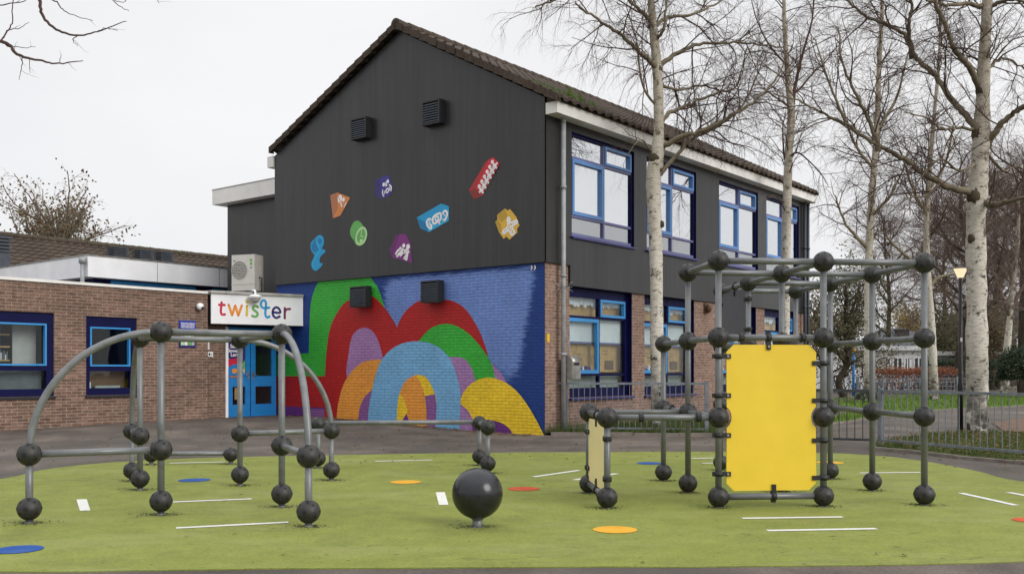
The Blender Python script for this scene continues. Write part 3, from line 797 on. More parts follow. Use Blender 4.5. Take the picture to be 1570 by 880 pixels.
# -- annex with flat roof behind the gable
b = MB(); b.box(1.0, 9.0, UWID+.01, 12.1, -.1, 6.1, 'cladding'); b.build('annex_wall', school)
b = MB(); b.box(.7, 9.3, UWID+.015, 12.4, 6.03, 6.44, 'fascia_white'); b.box(.69, 9.31, UWID+.016, 12.41, 6.44, 6.47, 'steel'); b.box(2.2, 3.0, 9.6, 10.6, 6.47, 6.72, 'vent_slate')
b.build('annex_roof_edge', school)
# -- downpipes
def pipe(px_v, u, z0, z1, mat, r=.05):
    p = MB(); p.tube([(px_v, u, z0), (px_v, u, z1-.12)], r, 14, mat); p.tube([(px_v, u, z1-.13), (px_v, u-.02, z1)], r*1.02, 14, mat)
    for zz in (1.6, 3.2, 5.0):
        p.tube([(px_v, u, zz), (px_v, u, zz+.06)], r*1.28, 14, mat)
    return p.build('downpipe', school)
pipe(.42, -.15, 0, 6.46, 'pipe_grey')
pipe(13.05, -.13, 0, 6.46, 'vent_slate', .045); pipe(13.3, -.13, 0, 6.46, 'vent_slate', .045)
# spikes collar on the near pipe
p = MB()
for i in range(14):
    a = 2*pi*i/14; p.tube([(.42+.05*cos(a), -.15+.05*sin(a), 3.0), (.42+.2*cos(a), -.15+.2*sin(a), 2.9+.1*(i % 3))], .006, 5, 'steel')
p.build('climb_guard', school)
# -- louvred vents on the gable
def vent(px0, py0, px1, py1):
    u1, za_ = PV(px0+1.5, py0, -.24); u0, zc_ = PV(px1, py1, -.24); zt = (za_+PV(px1, py0, -.24)[1])/2; zb = (zc_+PV(px0, py1, -.24)[1])/2
    k = MB(); z0, z1 = zb, zt
    k.box(-.20, -.062, u0+.02, u1-.02, z0+.02, z1-.02, 'vent_black')
    for (y0, y1, c0, c1) in ((u0, u0+.035, z0, z1), (u1-.035, u1, z0, z1), (u0+.035, u1-.035, z0, z0+.035), (u0+.035, u1-.035, z1-.035, z1)): k.box(-.25, -.061, y0, y1, c0, c1, 'vent_black')
    nS = 8
    for i in range(nS):
        zz = z0+.05+(z1-z0-.10)*(i+.1)/nS; hh = (z1-z0-.1)/nS*.9
        k.box(-.253, -.20, u0+.036, u1-.036, zz, zz+.014, 'vent_edge')
        k.face([(-.252, u0+.036, zz+.0145), (-.252, u1-.036, zz+.0145), (-.203, u1-.036, zz+hh), (-.203, u0+.036, zz+hh)], 'vent_slate')
    return k.build('wall_vent', school)
vent(536, 181, 561, 213); vent(645.6, 154, 674, 191); vent(535, 439, 561, 471); vent(644, 430, 672, 464)

# -- mural, painted on the brick
def zp(X, Y, k=3.1425, ox=460, oy=400): return (ox+X/k, oy+Y/k)
mur = MB(); layer = [0]
def paint(poly, col, smooth=True, zoomed=True, n=4):
    layer[0] += 1
    px = [zp(*p) for p in poly] if zoomed else poly
    wl = [PV(x, y, 0) for x, y in px]
    if smooth: wl = crom2(wl, n, True)
    wl = [(min(max(a, .012), UWID-.01), min(max(z, -.05), MT-.004)) for a, z in wl]
    mur.face([gab(a, z, -.004-.0012*layer[0]) for a, z in wl], 'paint_'+col)
mur.face([gab(.012, -.05, -.004), gab(UWID-.005, -.05, -.004), gab(UWID-.005, MT-.003, -.004), gab(.012, MT-.003, -.004)], 'paint_deep_blue')
paint([(488, 432), (483, 443), (479, 454), (476.5, 466), (475.4, 480), (473.6, 541.6), (410, 543.5), (410, 577), (590, 577), (600, 500), (592, 478), (584, 452), (578, 438), (568, 424), (530, 424)], 'green', False, False)
def sub(pts, n=4): return crom2(pts, n)
red = [(498.5, 576.5)] + sub([(499.7, 551), (502, 528), (505, 509), (510, 493), (517, 480), (525, 468), (535, 460), (549, 454), (565, 452.5), (576, 457), (585, 466), (594, 477), (600, 486), (605, 494), (609, 502)]) + sub([(612, 494), (616, 486), (623, 476), (632, 468), (641, 462), (651, 460), (666, 458), (680, 459), (692, 461), (702, 465), (712, 472), (721, 483), (728, 494), (734, 505), (739, 516), (743, 527), (748, 542)]) + [(748, 600), (700, 650), (410, 650), (410, 576.5)]
paint(red, 'red', False, False)
paint([(438, 623), (498, 624.5), (498, 650), (410, 650), (410, 622)], 'purple', False, False)
paint([(468, 626), (498, 627), (498, 650), (468, 650)], 'plum', False, False)
paint([(228, 560), (235, 450), (250, 370), (280, 332), (320, 322), (355, 343), (380, 390), (396, 445), (402, 480), (402, 540), (300, 600)], 'lilac')
paint(sub([(173, 800), (178, 750), (185, 690), (205, 610), (240, 545), (290, 495), (340, 478), (388, 474)])+[(440, 474), (400, 800)], 'orange', False)
paint(sub([(280, 800), (288, 715), (310, 660), (345, 624)])+[(420, 620), (420, 800)], 'plum', False)
paint(sub([(720, 462), (750, 460), (780, 463), (810, 485), (835, 530), (850, 572)])+[(830, 620), (840, 820), (740, 820), (700, 500)], 'lilac', False)
paint(sub([(925, 490), (970, 540), (1000, 590)])+[(940, 620), (900, 560)], 'lilac', False)
paint(sub([(570, 392), (600, 355), (640, 320), (700, 303), (760, 315), (820, 355), (870, 410), (905, 460), (930, 510), (944, 580)])+[(850, 590)]+sub([(846, 572), (835, 530), (810, 485), (780, 465), (720, 462)])+[(640, 440)], 'green', False)
paint(sub([(330, 810), (330, 755), (335, 700), (350, 620), (370, 540), (400, 470), (450, 420), (510, 393), (570, 387), (640, 400), (700, 440), (740, 500), (765, 580), (777, 650), (774, 730), (770, 810)]), 'sky', False)
paint(sub([(469, 810), (470, 740), (474, 690), (485, 630), (510, 580), (545, 555), (580, 548), (615, 565), (640, 610), (655, 650), (660, 700), (655, 770), (650, 810)]), 'orange', False)
paint([(556, 551), (580, 548), (615, 565), (640, 608), (652, 641), (605, 650), (592, 605), (575, 570)], 'yellow', False)
paint([(605, 650), (652, 641), (661, 700), (655, 810), (613, 810), (613, 720)], 'plum', False)
paint(sub([(468, 812), (470, 740), (473, 690), (483, 640), (503, 665), (517, 705), (520, 735), (497, 770)])+[(490, 812)], 'yellow', False)
paint([(490, 812), (500, 760), (516, 735), (526, 765), (530, 812)], 'purple', False)
paint([(775, 690), (835, 765), (820, 820), (775, 820)], 'lilac', False)
paint([(830, 762), (940, 768), (1000, 795), (1040, 845), (930, 845), (835, 820)], 'purple', False)
paint(sub([(778, 688), (778, 665), (795, 628), (830, 590), (890, 563), (950, 567), (1010, 595), (1060, 640), (1110, 710), (1150, 780), (1185, 850)])+[(1040, 850)]+sub([(1030, 832), (1000, 795), (945, 770), (870, 766), (838, 764), (815, 722), (778, 690)]), 'yellow', False)
layer[0] += 1
for x in (816, 821):
    mur.ribbon([PV(x, 408, 0), PV(x+1.2, 410.5, 0), PV(x-.3, 413, 0)], .03, gab, -.004-.0012*layer[0], 'ink_white')
mur.build('mural', bwall)

# -- nine painted toys on the cladding
def icon(label, fn, shapes):
    """shapes: list of (kind, pts, ink, width) in zoomed pixel coords, fn maps to picture px"""
    k = MB(); d = CD-.003
    for kind, pts, ink, *rest in shapes:
        d -= .0012
        P = [PV(*fn(*p), 0) for p in pts]
        if kind == 'poly': k.face([gab(a, z, d) for a, z in P], 'ink_'+ink)
        elif kind == 'spoly': k.face([gab(a, z, d) for a, z in crom2(P, 4, True)], 'ink_'+ink)
        elif kind == 'line': k.ribbon(P, rest[0], gab, d, 'ink_'+ink)
        elif kind == 'sline': k.ribbon(crom2(P, 4), rest[0], gab, d, 'ink_'+ink)
        elif kind == 'loop': k.ribbon(crom2(P, 4, True), rest[0], gab, d, 'ink_'+ink, True)
        elif kind == 'dot': k.disc(P[0], rest[0], gab, d, 'ink_'+ink, 14)
    return k.build('painted_icon', clad, label)
def zf(k, ox, oy): return lambda X, Y: (ox+X/k, oy+Y/k)
icon('light blue twisted ribbon figure', zf(9.235, 470, 330), [
    ('spoly', [(215, 285), (260, 310), (278, 370), (268, 430), (245, 478), (285, 492), (297, 520), (262, 555), (228, 590), (212, 640), (222, 680), (258, 685), (240, 725), (190, 775), (150, 790), (112, 760), (95, 700), (112, 640), (140, 570), (100, 515), (85, 450), (95, 390), (130, 350), (170, 310)], 'cyan'),
    ('spoly', [(100, 450), (120, 390), (165, 330), (170, 400), (190, 450), (200, 490), (150, 530), (115, 505)], 'cyan_dark'),
    ('spoly', [(212, 335), (240, 350), (240, 385), (215, 405), (196, 385), (196, 350)], 'cyan_dark'),
    ('sline', [(175, 330), (172, 390), (200, 450), (225, 510), (180, 560), (150, 620), (120, 690), (140, 750)], 'cyan_mid', .05),
    ('loop', [(215, 305), (255, 330), (258, 385), (235, 430), (200, 430), (180, 385), (182, 330)], 'cyan_mid', .035)])
icon('orange wedge with white clover', zf(16, 500, 285), [
    ('poly', [(150, 240), (320, 175), (345, 500), (330, 770), (215, 805)], 'orange_dark'), ('poly', [(320, 175), (640, 300), (400, 740), (215, 805), (340, 560)], 'orange'),
    ('spoly', [(350, 260), (420, 235), (440, 300), (420, 400), (355, 420), (335, 340)], 'white'), ('line', [(345, 260), (430, 470)], 'orange', .02), ('dot', [(480, 350)], 'white', .05), ('line', [(415, 430), (440, 520)], 'white', .04), ('line', [(500, 520), (550, 430)], 'white', .03)])
icon('navy cube with white face', zf(16, 560, 260), [
    ('poly', [(270, 300), (520, 170), (640, 170), (740, 520), (640, 650), (400, 735), (290, 650)], 'indigo'), ('poly', [(270, 300), (400, 250), (430, 725), (400, 735), (290, 650)], 'indigo_dark'),
    ('dot', [(505, 380)], 'white', .045), ('dot', [(603, 305)], 'white', .045), ('poly', [(550, 300), (600, 400), (550, 445)], 'white'),
    ('sline', [(485, 515), (475, 590), (510, 670)], 'white', .03), ('sline', [(650, 390), (690, 440), (685, 530)], 'white', .04), ('loop', [(560, 540), (595, 485), (635, 510), (600, 580)], 'white', .035), ('sline', [(525, 545), (520, 590), (545, 600)], 'white', .025), ('sline', [(640, 440), (660, 490), (650, 530)], 'white', .022)])
icon('green clock drum', zf(9.235, 470, 330), [
    ('spoly', [(745, 80), (800, 110), (835, 165), (880, 220), (888, 300), (850, 400), (790, 440), (730, 425), (690, 350), (650, 290), (645, 210), (690, 110)], 'green_dark'),
    ('spoly', [(745, 85), (800, 115), (832, 165), (790, 190), (730, 250), (705, 330), (700, 360), (655, 290), (650, 205), (695, 115)], 'green'),
    ('spoly', [(840, 170), (882, 220), (886, 300), (850, 395), (790, 436), (735, 420), (712, 350), (730, 260), (780, 190)], 'green'),
    ('loop', [(838, 185), (872, 230), (874, 300), (843, 380), (788, 415), (745, 395), (730, 335), (745, 265), (790, 200)], 'green_pale', .055),
    ('line', [(812, 215), (800, 305), (835, 310)], 'green_pale', .03), ('spoly', [(790, 350), (830, 345), (820, 385), (785, 400)], 'green_pale')])
icon('light blue box with white ear and speech bubble', zf(13.54, 635, 300), [
    ('poly', [(95, 465), (600, 175), (765, 230), (760, 530), (345, 765), (170, 690)], 'cyan'), ('poly', [(95, 465), (270, 560), (345, 765), (170, 690)], 'cyan_dark'), ('poly', [(270, 560), (760, 290), (760, 530), (345, 765)], 'cyan_mid'),
    ('sline', [(390, 500), (340, 500), (305, 560), (320, 630), (385, 690), (405, 640), (360, 590)], 'white', .05), ('sline', [(370, 540), (345, 590)], 'white', .03),
    ('loop', [(440, 460), (580, 375), (600, 480), (560, 530), (450, 590)], 'white', .05), ('loop', [(480, 480), (540, 440), (550, 490), (500, 530)], 'white', .035), ('line', [(555, 530), (575, 590)], 'white', .045),
    ('sline', [(635, 380), (690, 325), (735, 380), (715, 460), (680, 520), (655, 510)], 'white', .05), ('sline', [(660, 400), (690, 420)], 'white', .03)])
icon('purple pyramid with two white walking figures', zf(9.235, 470, 330), [
    ('poly', [(1200, 490), (1300, 285), (1360, 270), (1440, 278), (1500, 400), (1525, 680), (1240, 600)], 'violet'), ('poly', [(1200, 490), (1300, 285), (1345, 272), (1240, 600)], 'violet_dark'),
    ('dot', [(1405, 435)], 'white', .05), ('dot', [(1468, 450)], 'white', .06), ('line', [(1360, 470), (1385, 505), (1345, 550), (1315, 580)], 'white', .07), ('line', [(1360, 475), (1320, 510), (1295, 550)], 'white', .05), ('line', [(1385, 510), (1390, 545), (1365, 575)], 'white', .055), ('line', [(1380, 480), (1425, 505)], 'white', .04),
    ('line', [(1450, 495), (1455, 550), (1445, 620)], 'white', .09), ('line', [(1450, 560), (1415, 615)], 'white', .05), ('line', [(1440, 495), (1415, 540)], 'white', .045), ('line', [(1465, 495), (1485, 530)], 'white', .045)])
red_sh = [('poly', [(20, 680), (330, 160), (460, 85), (580, 200), (250, 780), (120, 840)], 'red_mid'), ('poly', [(20, 680), (150, 640), (240, 775), (120, 840)], 'red_dark'), ('poly', [(150, 640), (380, 130), (460, 85), (580, 200), (250, 780)], 'red')]
for i in range(6):
    t = i/5; hx, hy = 210+(460-210)*t, 605+(172-605)*t; bx, by = 252+(505-252)*t, 670+(228-670)*t
    red_sh += [('dot', [(hx, hy)], 'white', .042), ('line', [(hx, hy), (bx, by)], 'white', .03), ('line', [(bx-35, by-35), (bx+28, by+48)], 'white', .05), ('line', [(bx-30, by+35), (bx+40, by-30)], 'white', .05)]
icon('red bar with a row of six white figures', zf(11.74, 720, 235), red_sh)
icon('gold block shaped as a plus', zf(13.54, 750, 310), [
    ('poly', [(165, 415), (215, 365), (200, 280), (365, 140), (425, 185), (475, 155), (600, 310), (670, 490), (620, 560), (625, 640), (460, 785), (400, 720), (340, 770), (240, 620)], 'gold'),
    ('poly', [(165, 415), (215, 365), (290, 480), (300, 640), (240, 620)], 'gold_dark'), ('poly', [(200, 280), (365, 140), (425, 300), (400, 350), (290, 430)], 'gold_dark'),
    ('loop', [(420, 350), (465, 340), (490, 440), (600, 390), (625, 440), (520, 520), (570, 640), (510, 690), (450, 600), (350, 660), (330, 610), (430, 510)], 'white', .04), ('line', [(360, 640), (600, 420)], 'white', .03), ('line', [(440, 370), (520, 650)], 'white', .025)])

# ------------------------------------------------------------------ entrance wing (single storey brick)
UW, UD, US = 8.30, 8.50, 7.5
wing = thing('entrance_wing', 'single-storey brown brick wing with navy windows and blue double door', 'building', (OX, OZ, 0), BROT)
fw = lambda a, z, d: (a, UW+d, z)
V0, V1 = -16.0, -2.22
HA = (-6.95, -5.72, .77, 2.50); HB = (-5.03, -3.82, .76, 2.49)
def PW(x, y): return PU(x, y, UW)
HA = (PW(83, 480)[0]-1.22, PW(83, 480)[0], PW(83, 607)[1], PW(83, 480)[1]); HB = (PW(132, 486)[0], PW(210, 486)[0], PW(132, 606)[1], PW(170, 486)[1])
PTOP = 3.11
b = MB()
wall(b, fw, V0, V1, -.05, PTOP, [HA, HB], .12, 'brick_wing')
b.box(V1-.14, V1-.001, UW+.001, UD, -.05, PTOP-.001, 'brick_wing')
b.face([(V1, UD, -.05), (-1.56, UD, -.05), (-1.56, UD, 2.4), (V1, UD, 2.4)], 'brick_wing')
for q in (HA, HB):                                          # soldier course above the windows
    x = q[0]-.06
    while x < q[1]+.02: b.box(x, x+.056, UW-.004, UW+.05, q[3]+.006, q[3]+.215, 'brick_wing'); x += .067
b.face([(V0, UW, PTOP-.14), (.0, UW+.0, PTOP-.14), (.0, 20, PTOP-.14), (V0, 20, PTOP-.14)], 'flat_roof')
b.build('brick_wall', wing)
b = MB(); b.box(V0, V1+.03, UW-.04, UW+.26, PTOP, PTOP+.06, 'fascia_white'); b.build('parapet_cap', wing)
def wing_window(q):
    a0, a1, z0, z1 = q; dep = .09; k = MB()
    def bar(x0, x1, y0, y1, mm, d0, d1): k.prism([(x0, y0), (x1, y0), (x1, y1), (x0, y1)], fw, d0, d1, mm)
    H = z1-z0; tm = z0+H*.335; w = a1-a0; jl, jr = .10, .14
    bar(a0, a0+jl, z0, z1, 'navy_paint', dep-.05, dep+.05); bar(a1-jr, a1, z0, z1, 'navy_paint', dep-.05, dep+.05)
    bar(a0+jl, a1-jr, z0, z0+.15, 'navy_paint', dep-.05, dep+.05); bar(a0+jl, a1-jr, z1-.22, z1, 'navy_paint', dep-.05, dep+.05); bar(a0+jl, a1-jr, tm-.05, tm+.05, 'navy_paint', dep-.05, dep+.05)
    win = k.build('window', wing)
    k = MB(); c = .035
    x0, x1, y0, y1 = a0+jl+.004, a1-jr-.004, tm+.054, z1-.224
    for (p0, p1, r0, r1) in ((x0, x0+c, y0, y1), (x1-c, x1, y0, y1), (x0+c, x1-c, y0, y0+c), (x0+c, x1-c, y1-c, y1)): k.prism([(p0, r0), (p1, r0), (p1, r1), (p0, r1)], fw, dep-.07, dep+.02, 'sash_blue')
    k.build('casement', win)
    for (y0, y1) in ((z0+.146, tm-.046), (tm+.046, z1-.216)):
        k = MB(); k.prism([(a0+jl-.004, y0), (a1-jr+.004, y0), (a1-jr+.004, y1), (a0+jl-.004, y1)], fw, dep+.0, dep+.006, 'glass_clear'); k.build('pane', win)
    k = MB(); k.prism([(a0-.02, z0-.05), (a1+.02, z0-.05), (a1+.02, z0-.004), (a0-.02, z0-.004)], fw, -.05, dep, 'vent_black'); k.build('sill', win)
    return win
wA = wing_window(HA); wB = wing_window(HB)
k = MB(); k.prism([(HB[0]+.08, HB[2]+.12), (HB[1]-.12, HB[2]+.12), (HB[1]-.12, HB[2]+.58), (HB[0]+.08, HB[2]+.58)], fw, .30, .31, 'kraft_dark'); k.box(HB[0]+.12, HB[0]+.2, UW+.18, UW+.26, HB[2]+.13, HB[2]+.28, 'paper'); k.box(HB[0]+.3, HB[1]-.3, UW+.18, UW+.26, HB[2]+.13, HB[2]+.2, 'frost'); k.build('window_ledge', wB)
k = MB(); k.prism([(HA[0]+.08, HA[2]+.12), (HA[1]-.12, HA[2]+.12), (HA[1]-.12, HA[2]+.55), (HA[0]+.08, HA[2]+.55)], fw, .30, .31, 'room_grey')
k.prism([(HA[1]-.62, HA[2]+.62), (HA[1]-.14, HA[2]+.62), (HA[1]-.14, HA[3]-.2), (HA[1]-.62, HA[3]-.2)], fw, .5, .53, 'room_wall')
for zz in (.72, 1.0, 1.25): k.box(HA[0]+.1, HA[1]-.65, UW+.55, UW+.8, HA[2]+zz, HA[2]+zz+.03, 'kraft')
for i in range(14): x = HA[0]+.12+.03*i; k.box(x, x+.022, UW+.56, UW+.75, HA[2]+.75, HA[2]+.75+rr.uniform(.1, .2), rr.choice(['kraft_dark', 'paper', 'rust', 'room_grey']))
k.build('book_shelf', wA)
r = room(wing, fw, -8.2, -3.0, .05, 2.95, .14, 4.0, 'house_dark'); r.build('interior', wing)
# door recess, doors, canopy
zd = .165
k = MB(); k.box(-1.60, -1.53, UD-.03, UD+.06, zd-.1, 2.36, 'white_paint'); k.box(-1.53, .0-.07, UD-.02, UD+.06, 2.27, 2.36, 'door_blue'); k.build('door_frame', wing)
vm = PU(384, 600, UD)[0]
for i, (a0, a1) in enumerate(((-1.525, vm-.012), (vm+.012, -.075))):
    k = MB(); w = a1-a0; st = .14
    def bx(x0, x1, y0, y1): k.box(x0, x1, UD, UD+.05, y0, y1, 'door_blue')
    z0, z1 = zd+.0, 2.265
    bx(a0, a0+st, z0, z1); bx(a1-st, a1, z0, z1); bx(a0+st, a1-st, z0, z0+.30); bx(a0+st, a1-st, z0+.74, z0+1.0); bx(a0+st, a1-st, z1-.13, z1)
    d_ = k.build('door', wing)
    for (y0, y1) in ((z0+.296, z0+.744), (z0+.996, z1-.126)):
        k = MB(); k.box(a0+st-.004, a1-st+.004, UD+.02, UD+.027, y0, y1, 'glass_clear'); k.build('pane', d_)
    k = MB(); hx = vm+.07 if i else vm-.07
    k.box(hx-.02, hx+.02, UD-.012, UD-.001, z0+.92, z0+1.12, 'steel'); k.tube([(hx, UD-.012, z0+1.03), (hx, UD-.055, z0+1.03), (hx+(.11 if i else -.11), UD-.055, z0+1.03)], .010, 8, 'steel')
    k.build('handle', d_)
    if i == 0:
        # poster behind/on the left pane: purple sheet with coloured arcs and lettering
        P = lambda x, y: PU(330+x/11.733, 515+y/11.733, UD-.004)
        fd = lambda a, z, d: (a, UD+d, z); k = MB(); dd = [-.004]
        def pp(pts, ink, sm=False):
            dd[0] -= .0008; q = [P(*p) for p in pts]; q = crom2(q, 4, True) if sm else q
            k.face([fd(a, z, dd[0]) for a, z in q], ink)
        pp([(178, 60), (540, 60), (535, 690), (175, 680)], 'ink_t_navy')
        pp([(178, 330), (270, 420), (300, 420), (180, 560)], 'ink_green'); pp([(178, 390), (270, 420), (420, 390), (430, 500), (240, 540), (178, 560)], 'ink_t_red'); pp([(178, 545), (245, 530), (215, 680), (175, 690)], 'ink_t_orange')
        pp([(180, 700), (240, 560), (330, 510), (430, 500), (530, 560), (535, 720)], 'door_blue'); pp([(480, 520), (530, 430), (536, 640)], 'ink_t_green'); pp([(490, 600), (530, 590), (525, 690)], 'ink_t_yellow')
        pp([(300, 600), (350, 580), (400, 610), (380, 670), (310, 670)], 'ink_t_orange'); pp([(380, 640), (402, 632), (400, 668), (382, 672)], 'ink_t_navy'); pp([(262, 715), (420, 715), (420, 745), (262, 745)], 'ink_orange_dark')
        k.build('door_poster', d_)
        for t_i, (word, px, py) in enumerate((('Samen', 258, 215), ('Bewegen', 210, 292), ('Leren', 268, 366))):
            cu = bpy.data.curves.new('lettering', 'FONT'); cu.body = word; cu.size = .125; cu.offset = .003; cu.extrude = .001
            to = bpy.data.objects.new('tmp', cu); COL.objects.link(to); bpy.context.view_layer.update()
            me = bpy.data.meshes.new_from_object(to.evaluated_get(bpy.context.evaluated_depsgraph_get())); bpy.data.objects.remove(to)
            me.materials.clear(); me.materials.append(MATS['ink_white'])
            lo_ = bpy.data.objects.new('lettering', me); COL.objects.link(lo_); lo_.parent = d_
            a, z = P(px, py); lo_.location = (a, UD-.022, z); lo_.rotation_euler = (radians(90), 0, 0)
        k = MB(); k.box(a0+st+.10, a1-st-.15, UD+.06, UD+.07, z0+.42, z0+.74, 'kraft'); k.build('paper_notice', d_)
    else:
        k = MB(); k.box(a0+st+.03, a0+st+.22, UD+.05, UD+.06, 1.93, 2.02, 'ink_t_green'); k.build('exit_sticker', d_)
r = room(wing, lambda a, z, d: (a, UD+d, z), -1.58, -.02, zd, 2.5, .1, 4.5, 'room_grey')
r.box(-1.2, -.3, UD+3.9, UD+4.4, zd, 1.0, 'kraft_dark'); r.box(-.9, -.5, UD+2.0, UD+2.1, .9, 1.3, 'kraft'); r.build('hall_interior', wing)
SA, SB = (-2.19, 8.22), (-.012, 7.53)                          # the board runs at a slight angle from the wing corner to the gable
def zprism(k, poly, z0, z1, m):
    k.face([(p[0], p[1], z1) for p in poly], m); k.face([(p[0], p[1], z0) for p in reversed(poly)], m)
    for i in range(len(poly)): p, q = poly[i], poly[(i+1) % len(poly)]; k.face([(p[0], p[1], z0), (q[0], q[1], z0), (q[0], q[1], z1), (p[0], p[1], z1)], m)
sl_ = hypot(SB[0]-SA[0], SB[1]-SA[1]); sd_ = ((SB[0]-SA[0])/sl_, (SB[1]-SA[1])/sl_); sn_ = (-sd_[1], sd_[0])
off = lambda p, d: (p[0]+sn_[0]*d, p[1]+sn_[1]*d)
k = MB(); zprism(k, [off(SA, .035), off(SB, .035), (-.012, UD+.3), (V1-.02, UD+.3)], 2.40, 3.09, 'vent_black')
zprism(k, [off((SA[0]-.03, SA[1]), -.07), off(SB, -.07), (-.012, UW+.6), (V1-.02, UW+.6)], 3.13, 3.19, 'steel'); k.build('canopy', wing)
k = MB(); k.box(V1+.0, .0, US+.3, UD+.2, zd-.12, zd-.045, 'concrete'); k.build('door_step', wing)
# sign board on the canopy edge, with the name in coloured strokes
WA, WB = BW(*SA), BW(*SB); SROT = atan2(WB.y-WA.y, WB.x-WA.x)
def S_(px, py):
    kx = (px-CX)/F; dx, dy = WB.x-WA.x, WB.y-WA.y          # (kx*t, t) = WA + q*(dx,dy)
    q = (WA.x-kx*WA.y)/(kx*dy-dx); t = WA.y+q*dy
    return q*sl_, EYE+(HOR-py)/F*t
sgn = thing('entrance_sign', 'white sign board reading twister in rainbow letters above the blue door', 'sign', (WA.x, WA.y, 0), SROT)
ZB, ZT = 2.415, 3.125
k = MB(); k.box(0, sl_, -.02, .028, ZB, ZT, 'white_paint'); k.build('board', sgn)
k = MB()
for (z0, z1) in ((ZB-.005, ZB+.012), (ZT-.012, ZT+.004)): k.box(-.004, sl_+.002, -.025, -.0205, z0, z1, 'fascia_white')
k.build('trim', sgn)
fs = lambda a, z, d: (a, d, z)
S = lambda x, y: S_(320+x/10.467, 440+y/10.467)
LET = [('t_red', [[(203, 248), (196, 320), (190, 395), (208, 440), (255, 440)], [(163, 286), (250, 290)]]),
       ('t_orange', [[(315, 285), (370, 452)], [(370, 452), (420, 300)], [(420, 300), (470, 455)], [(470, 455), (527, 297)]]),
       ('t_yellow', [[(610, 303), (605, 458)]]),
       ('t_green', [[(785, 322), (745, 305), (708, 325), (712, 360), (745, 388), (778, 420), (772, 462), (735, 476), (693, 464)]]),
       ('t_blue', [[(965, 331), (920, 338), (865, 335), (832, 290), (845, 232), (880, 213), (912, 245), (912, 330), (903, 430), (928, 488), (970, 474)]]),
       ('t_navy', [[(1028, 405), (1138, 412), (1125, 352), (1080, 327), (1037, 352), (1020, 410), (1037, 468), (1080, 496), (1132, 474)]]),
       ('t_plum', [[(1215, 340), (1215, 500)], [(1215, 410), (1240, 358), (1300, 352)]])]
dd = -.0225
for ink, strokes in LET:
    k = MB()
    for i, st in enumerate(strokes):
        P = [S(*p) for p in st]
        if len(P) > 3: P = crom2(P, 6)
        k.ribbon(P, .058, fs, dd-.0008*i, 'ink_'+ink)
    if ink == 't_yellow': k.disc(S(612, 240), .042, fs, dd-.001, 'ink_t_yellow')
    k.build('letter', sgn)
# small fittings around the entrance
def base_thing(name, lab, cat, v, u, z, group=None): return thing(name, lab, cat, BW(v, u, z), BROT, group), (v, u, z)
a, z = S_(388, 458); wl = WA+(WB-WA)*(a/sl_)
t = thing('dome_lamp', 'white dome lamp on a short arm at the top edge of the entrance sign', 'lamp', (wl.x, wl.y, z), SROT)
k = MB(); k.tube([(0, .02, .20), (0, -.12, .19), (0, -.16, .16), (0, -.16, .08)], .028, 10, 'white_paint'); k.build('arm', t)
k = MB(); k.tube([(0, -.16, .09), (0, -.16, .06), (0, -.16, .04), (0, -.16, -.01)], [.09, .15, .155, .13], 24, 'white_paint'); k.build('housing', t)
k = MB(); k.tube([(0, -.16, -.01), (0, -.16, -.07), (0, -.16, -.10)], [.12, .09, .05], 20, 'frost'); k.build('glass_dome', t)
a, z = PU(307, 470, UW-.1)
t, o_ = base_thing('security_camera', 'white round security camera on the brick beside the entrance sign', 'camera', a, UW-.1, z)
k = MB(o_); k.sphere((a, UW-.1, z), .085, 'white_paint', 20, 12); k.tube([(a, UW-.1, z), (a, UW, z+.03)], .05, 10, 'white_paint'); k.build('housing', t)
k = MB(o_); k.sphere((a+.02, UW-.15, z-.03), .048, 'window_dark', 16, 10); k.build('lens', t)
def wall_plate(name, lab, x0, y0, x1, y1, u, mat):
    a0, zt = PU(x0, y0, u); a1, zb = PU(x1, y1, u)
    t, o_ = base_thing(name, lab, 'sign', (a0+a1)/2, u, zb)
    k = MB(o_); k.box(a0, a1, u-.03, u-.002, zb, zt, mat); k.build('plate', t); return t, o_, a0, a1, zb, zt
t, o_, a0, a1, zb, zt = wall_plate('wall_sign', 'blue wall sign with two lines of white lettering on the brick wing', 274, 491, 299, 507, UW, 'sign_blue')
k = MB(o_)
for (zz, h, x0, x1, seed) in ((.62, .045, .10, .92, 1), (.25, .075, .10, .94, 2)):
    q = random.Random(seed); x = a0+(a1-a0)*x0; xe = a0+(a1-a0)*x1
    while x < xe:
        w = q.uniform(.012, .024); hh = h*q.choice((1, 1, 1.35)); k.ribbon([(x, zb+(zt-zb)*zz), (x, zb+(zt-zb)*zz+hh), (x+w, zb+(zt-zb)*zz+hh*.6), (x+w, zb+(zt-zb)*zz)], .008, lambda a, z, d: (a, UW+d, z), -.0305, 'ink_white'); x += w+.016
k.build('lettering', t)
t, o_, a0, a1, zb, zt = wall_plate('picture_board', 'small dark framed picture board below the blue wall sign', 274, 509, 299, 533, UW, 'ink_t_navy')
k = MB(o_); 
for i, ink in enumerate(('green_pale', 'white', 'green', 'frost', 'lilac', 'green_pale', 'white', 'frost')):
    x = a0+.03+(i % 4)*(a1-a0-.06)/4; zz = zb+.05+(i//4)*.13; mname = 'ink_'+ink if 'ink_'+ink in MATS else ('paint_'+ink if 'paint_'+ink in MATS else ink)
    k.box(x+.005, x+.085, UW-.034, UW-.0305, zz, zz+.12, mname)
k.build('pictures', t)
t, o_, a0, a1, zb, zt = wall_plate('notice_plate', 'blank white notice plate beside the blue door, above the intercom', 313, 523, 320, 536, UD, 'paper')
a, z = PU(321.5, 543, UD)
t, o_ = base_thing('intercom', 'small white intercom box on the brick left of the blue door', 'intercom', a, UD, z-.07)
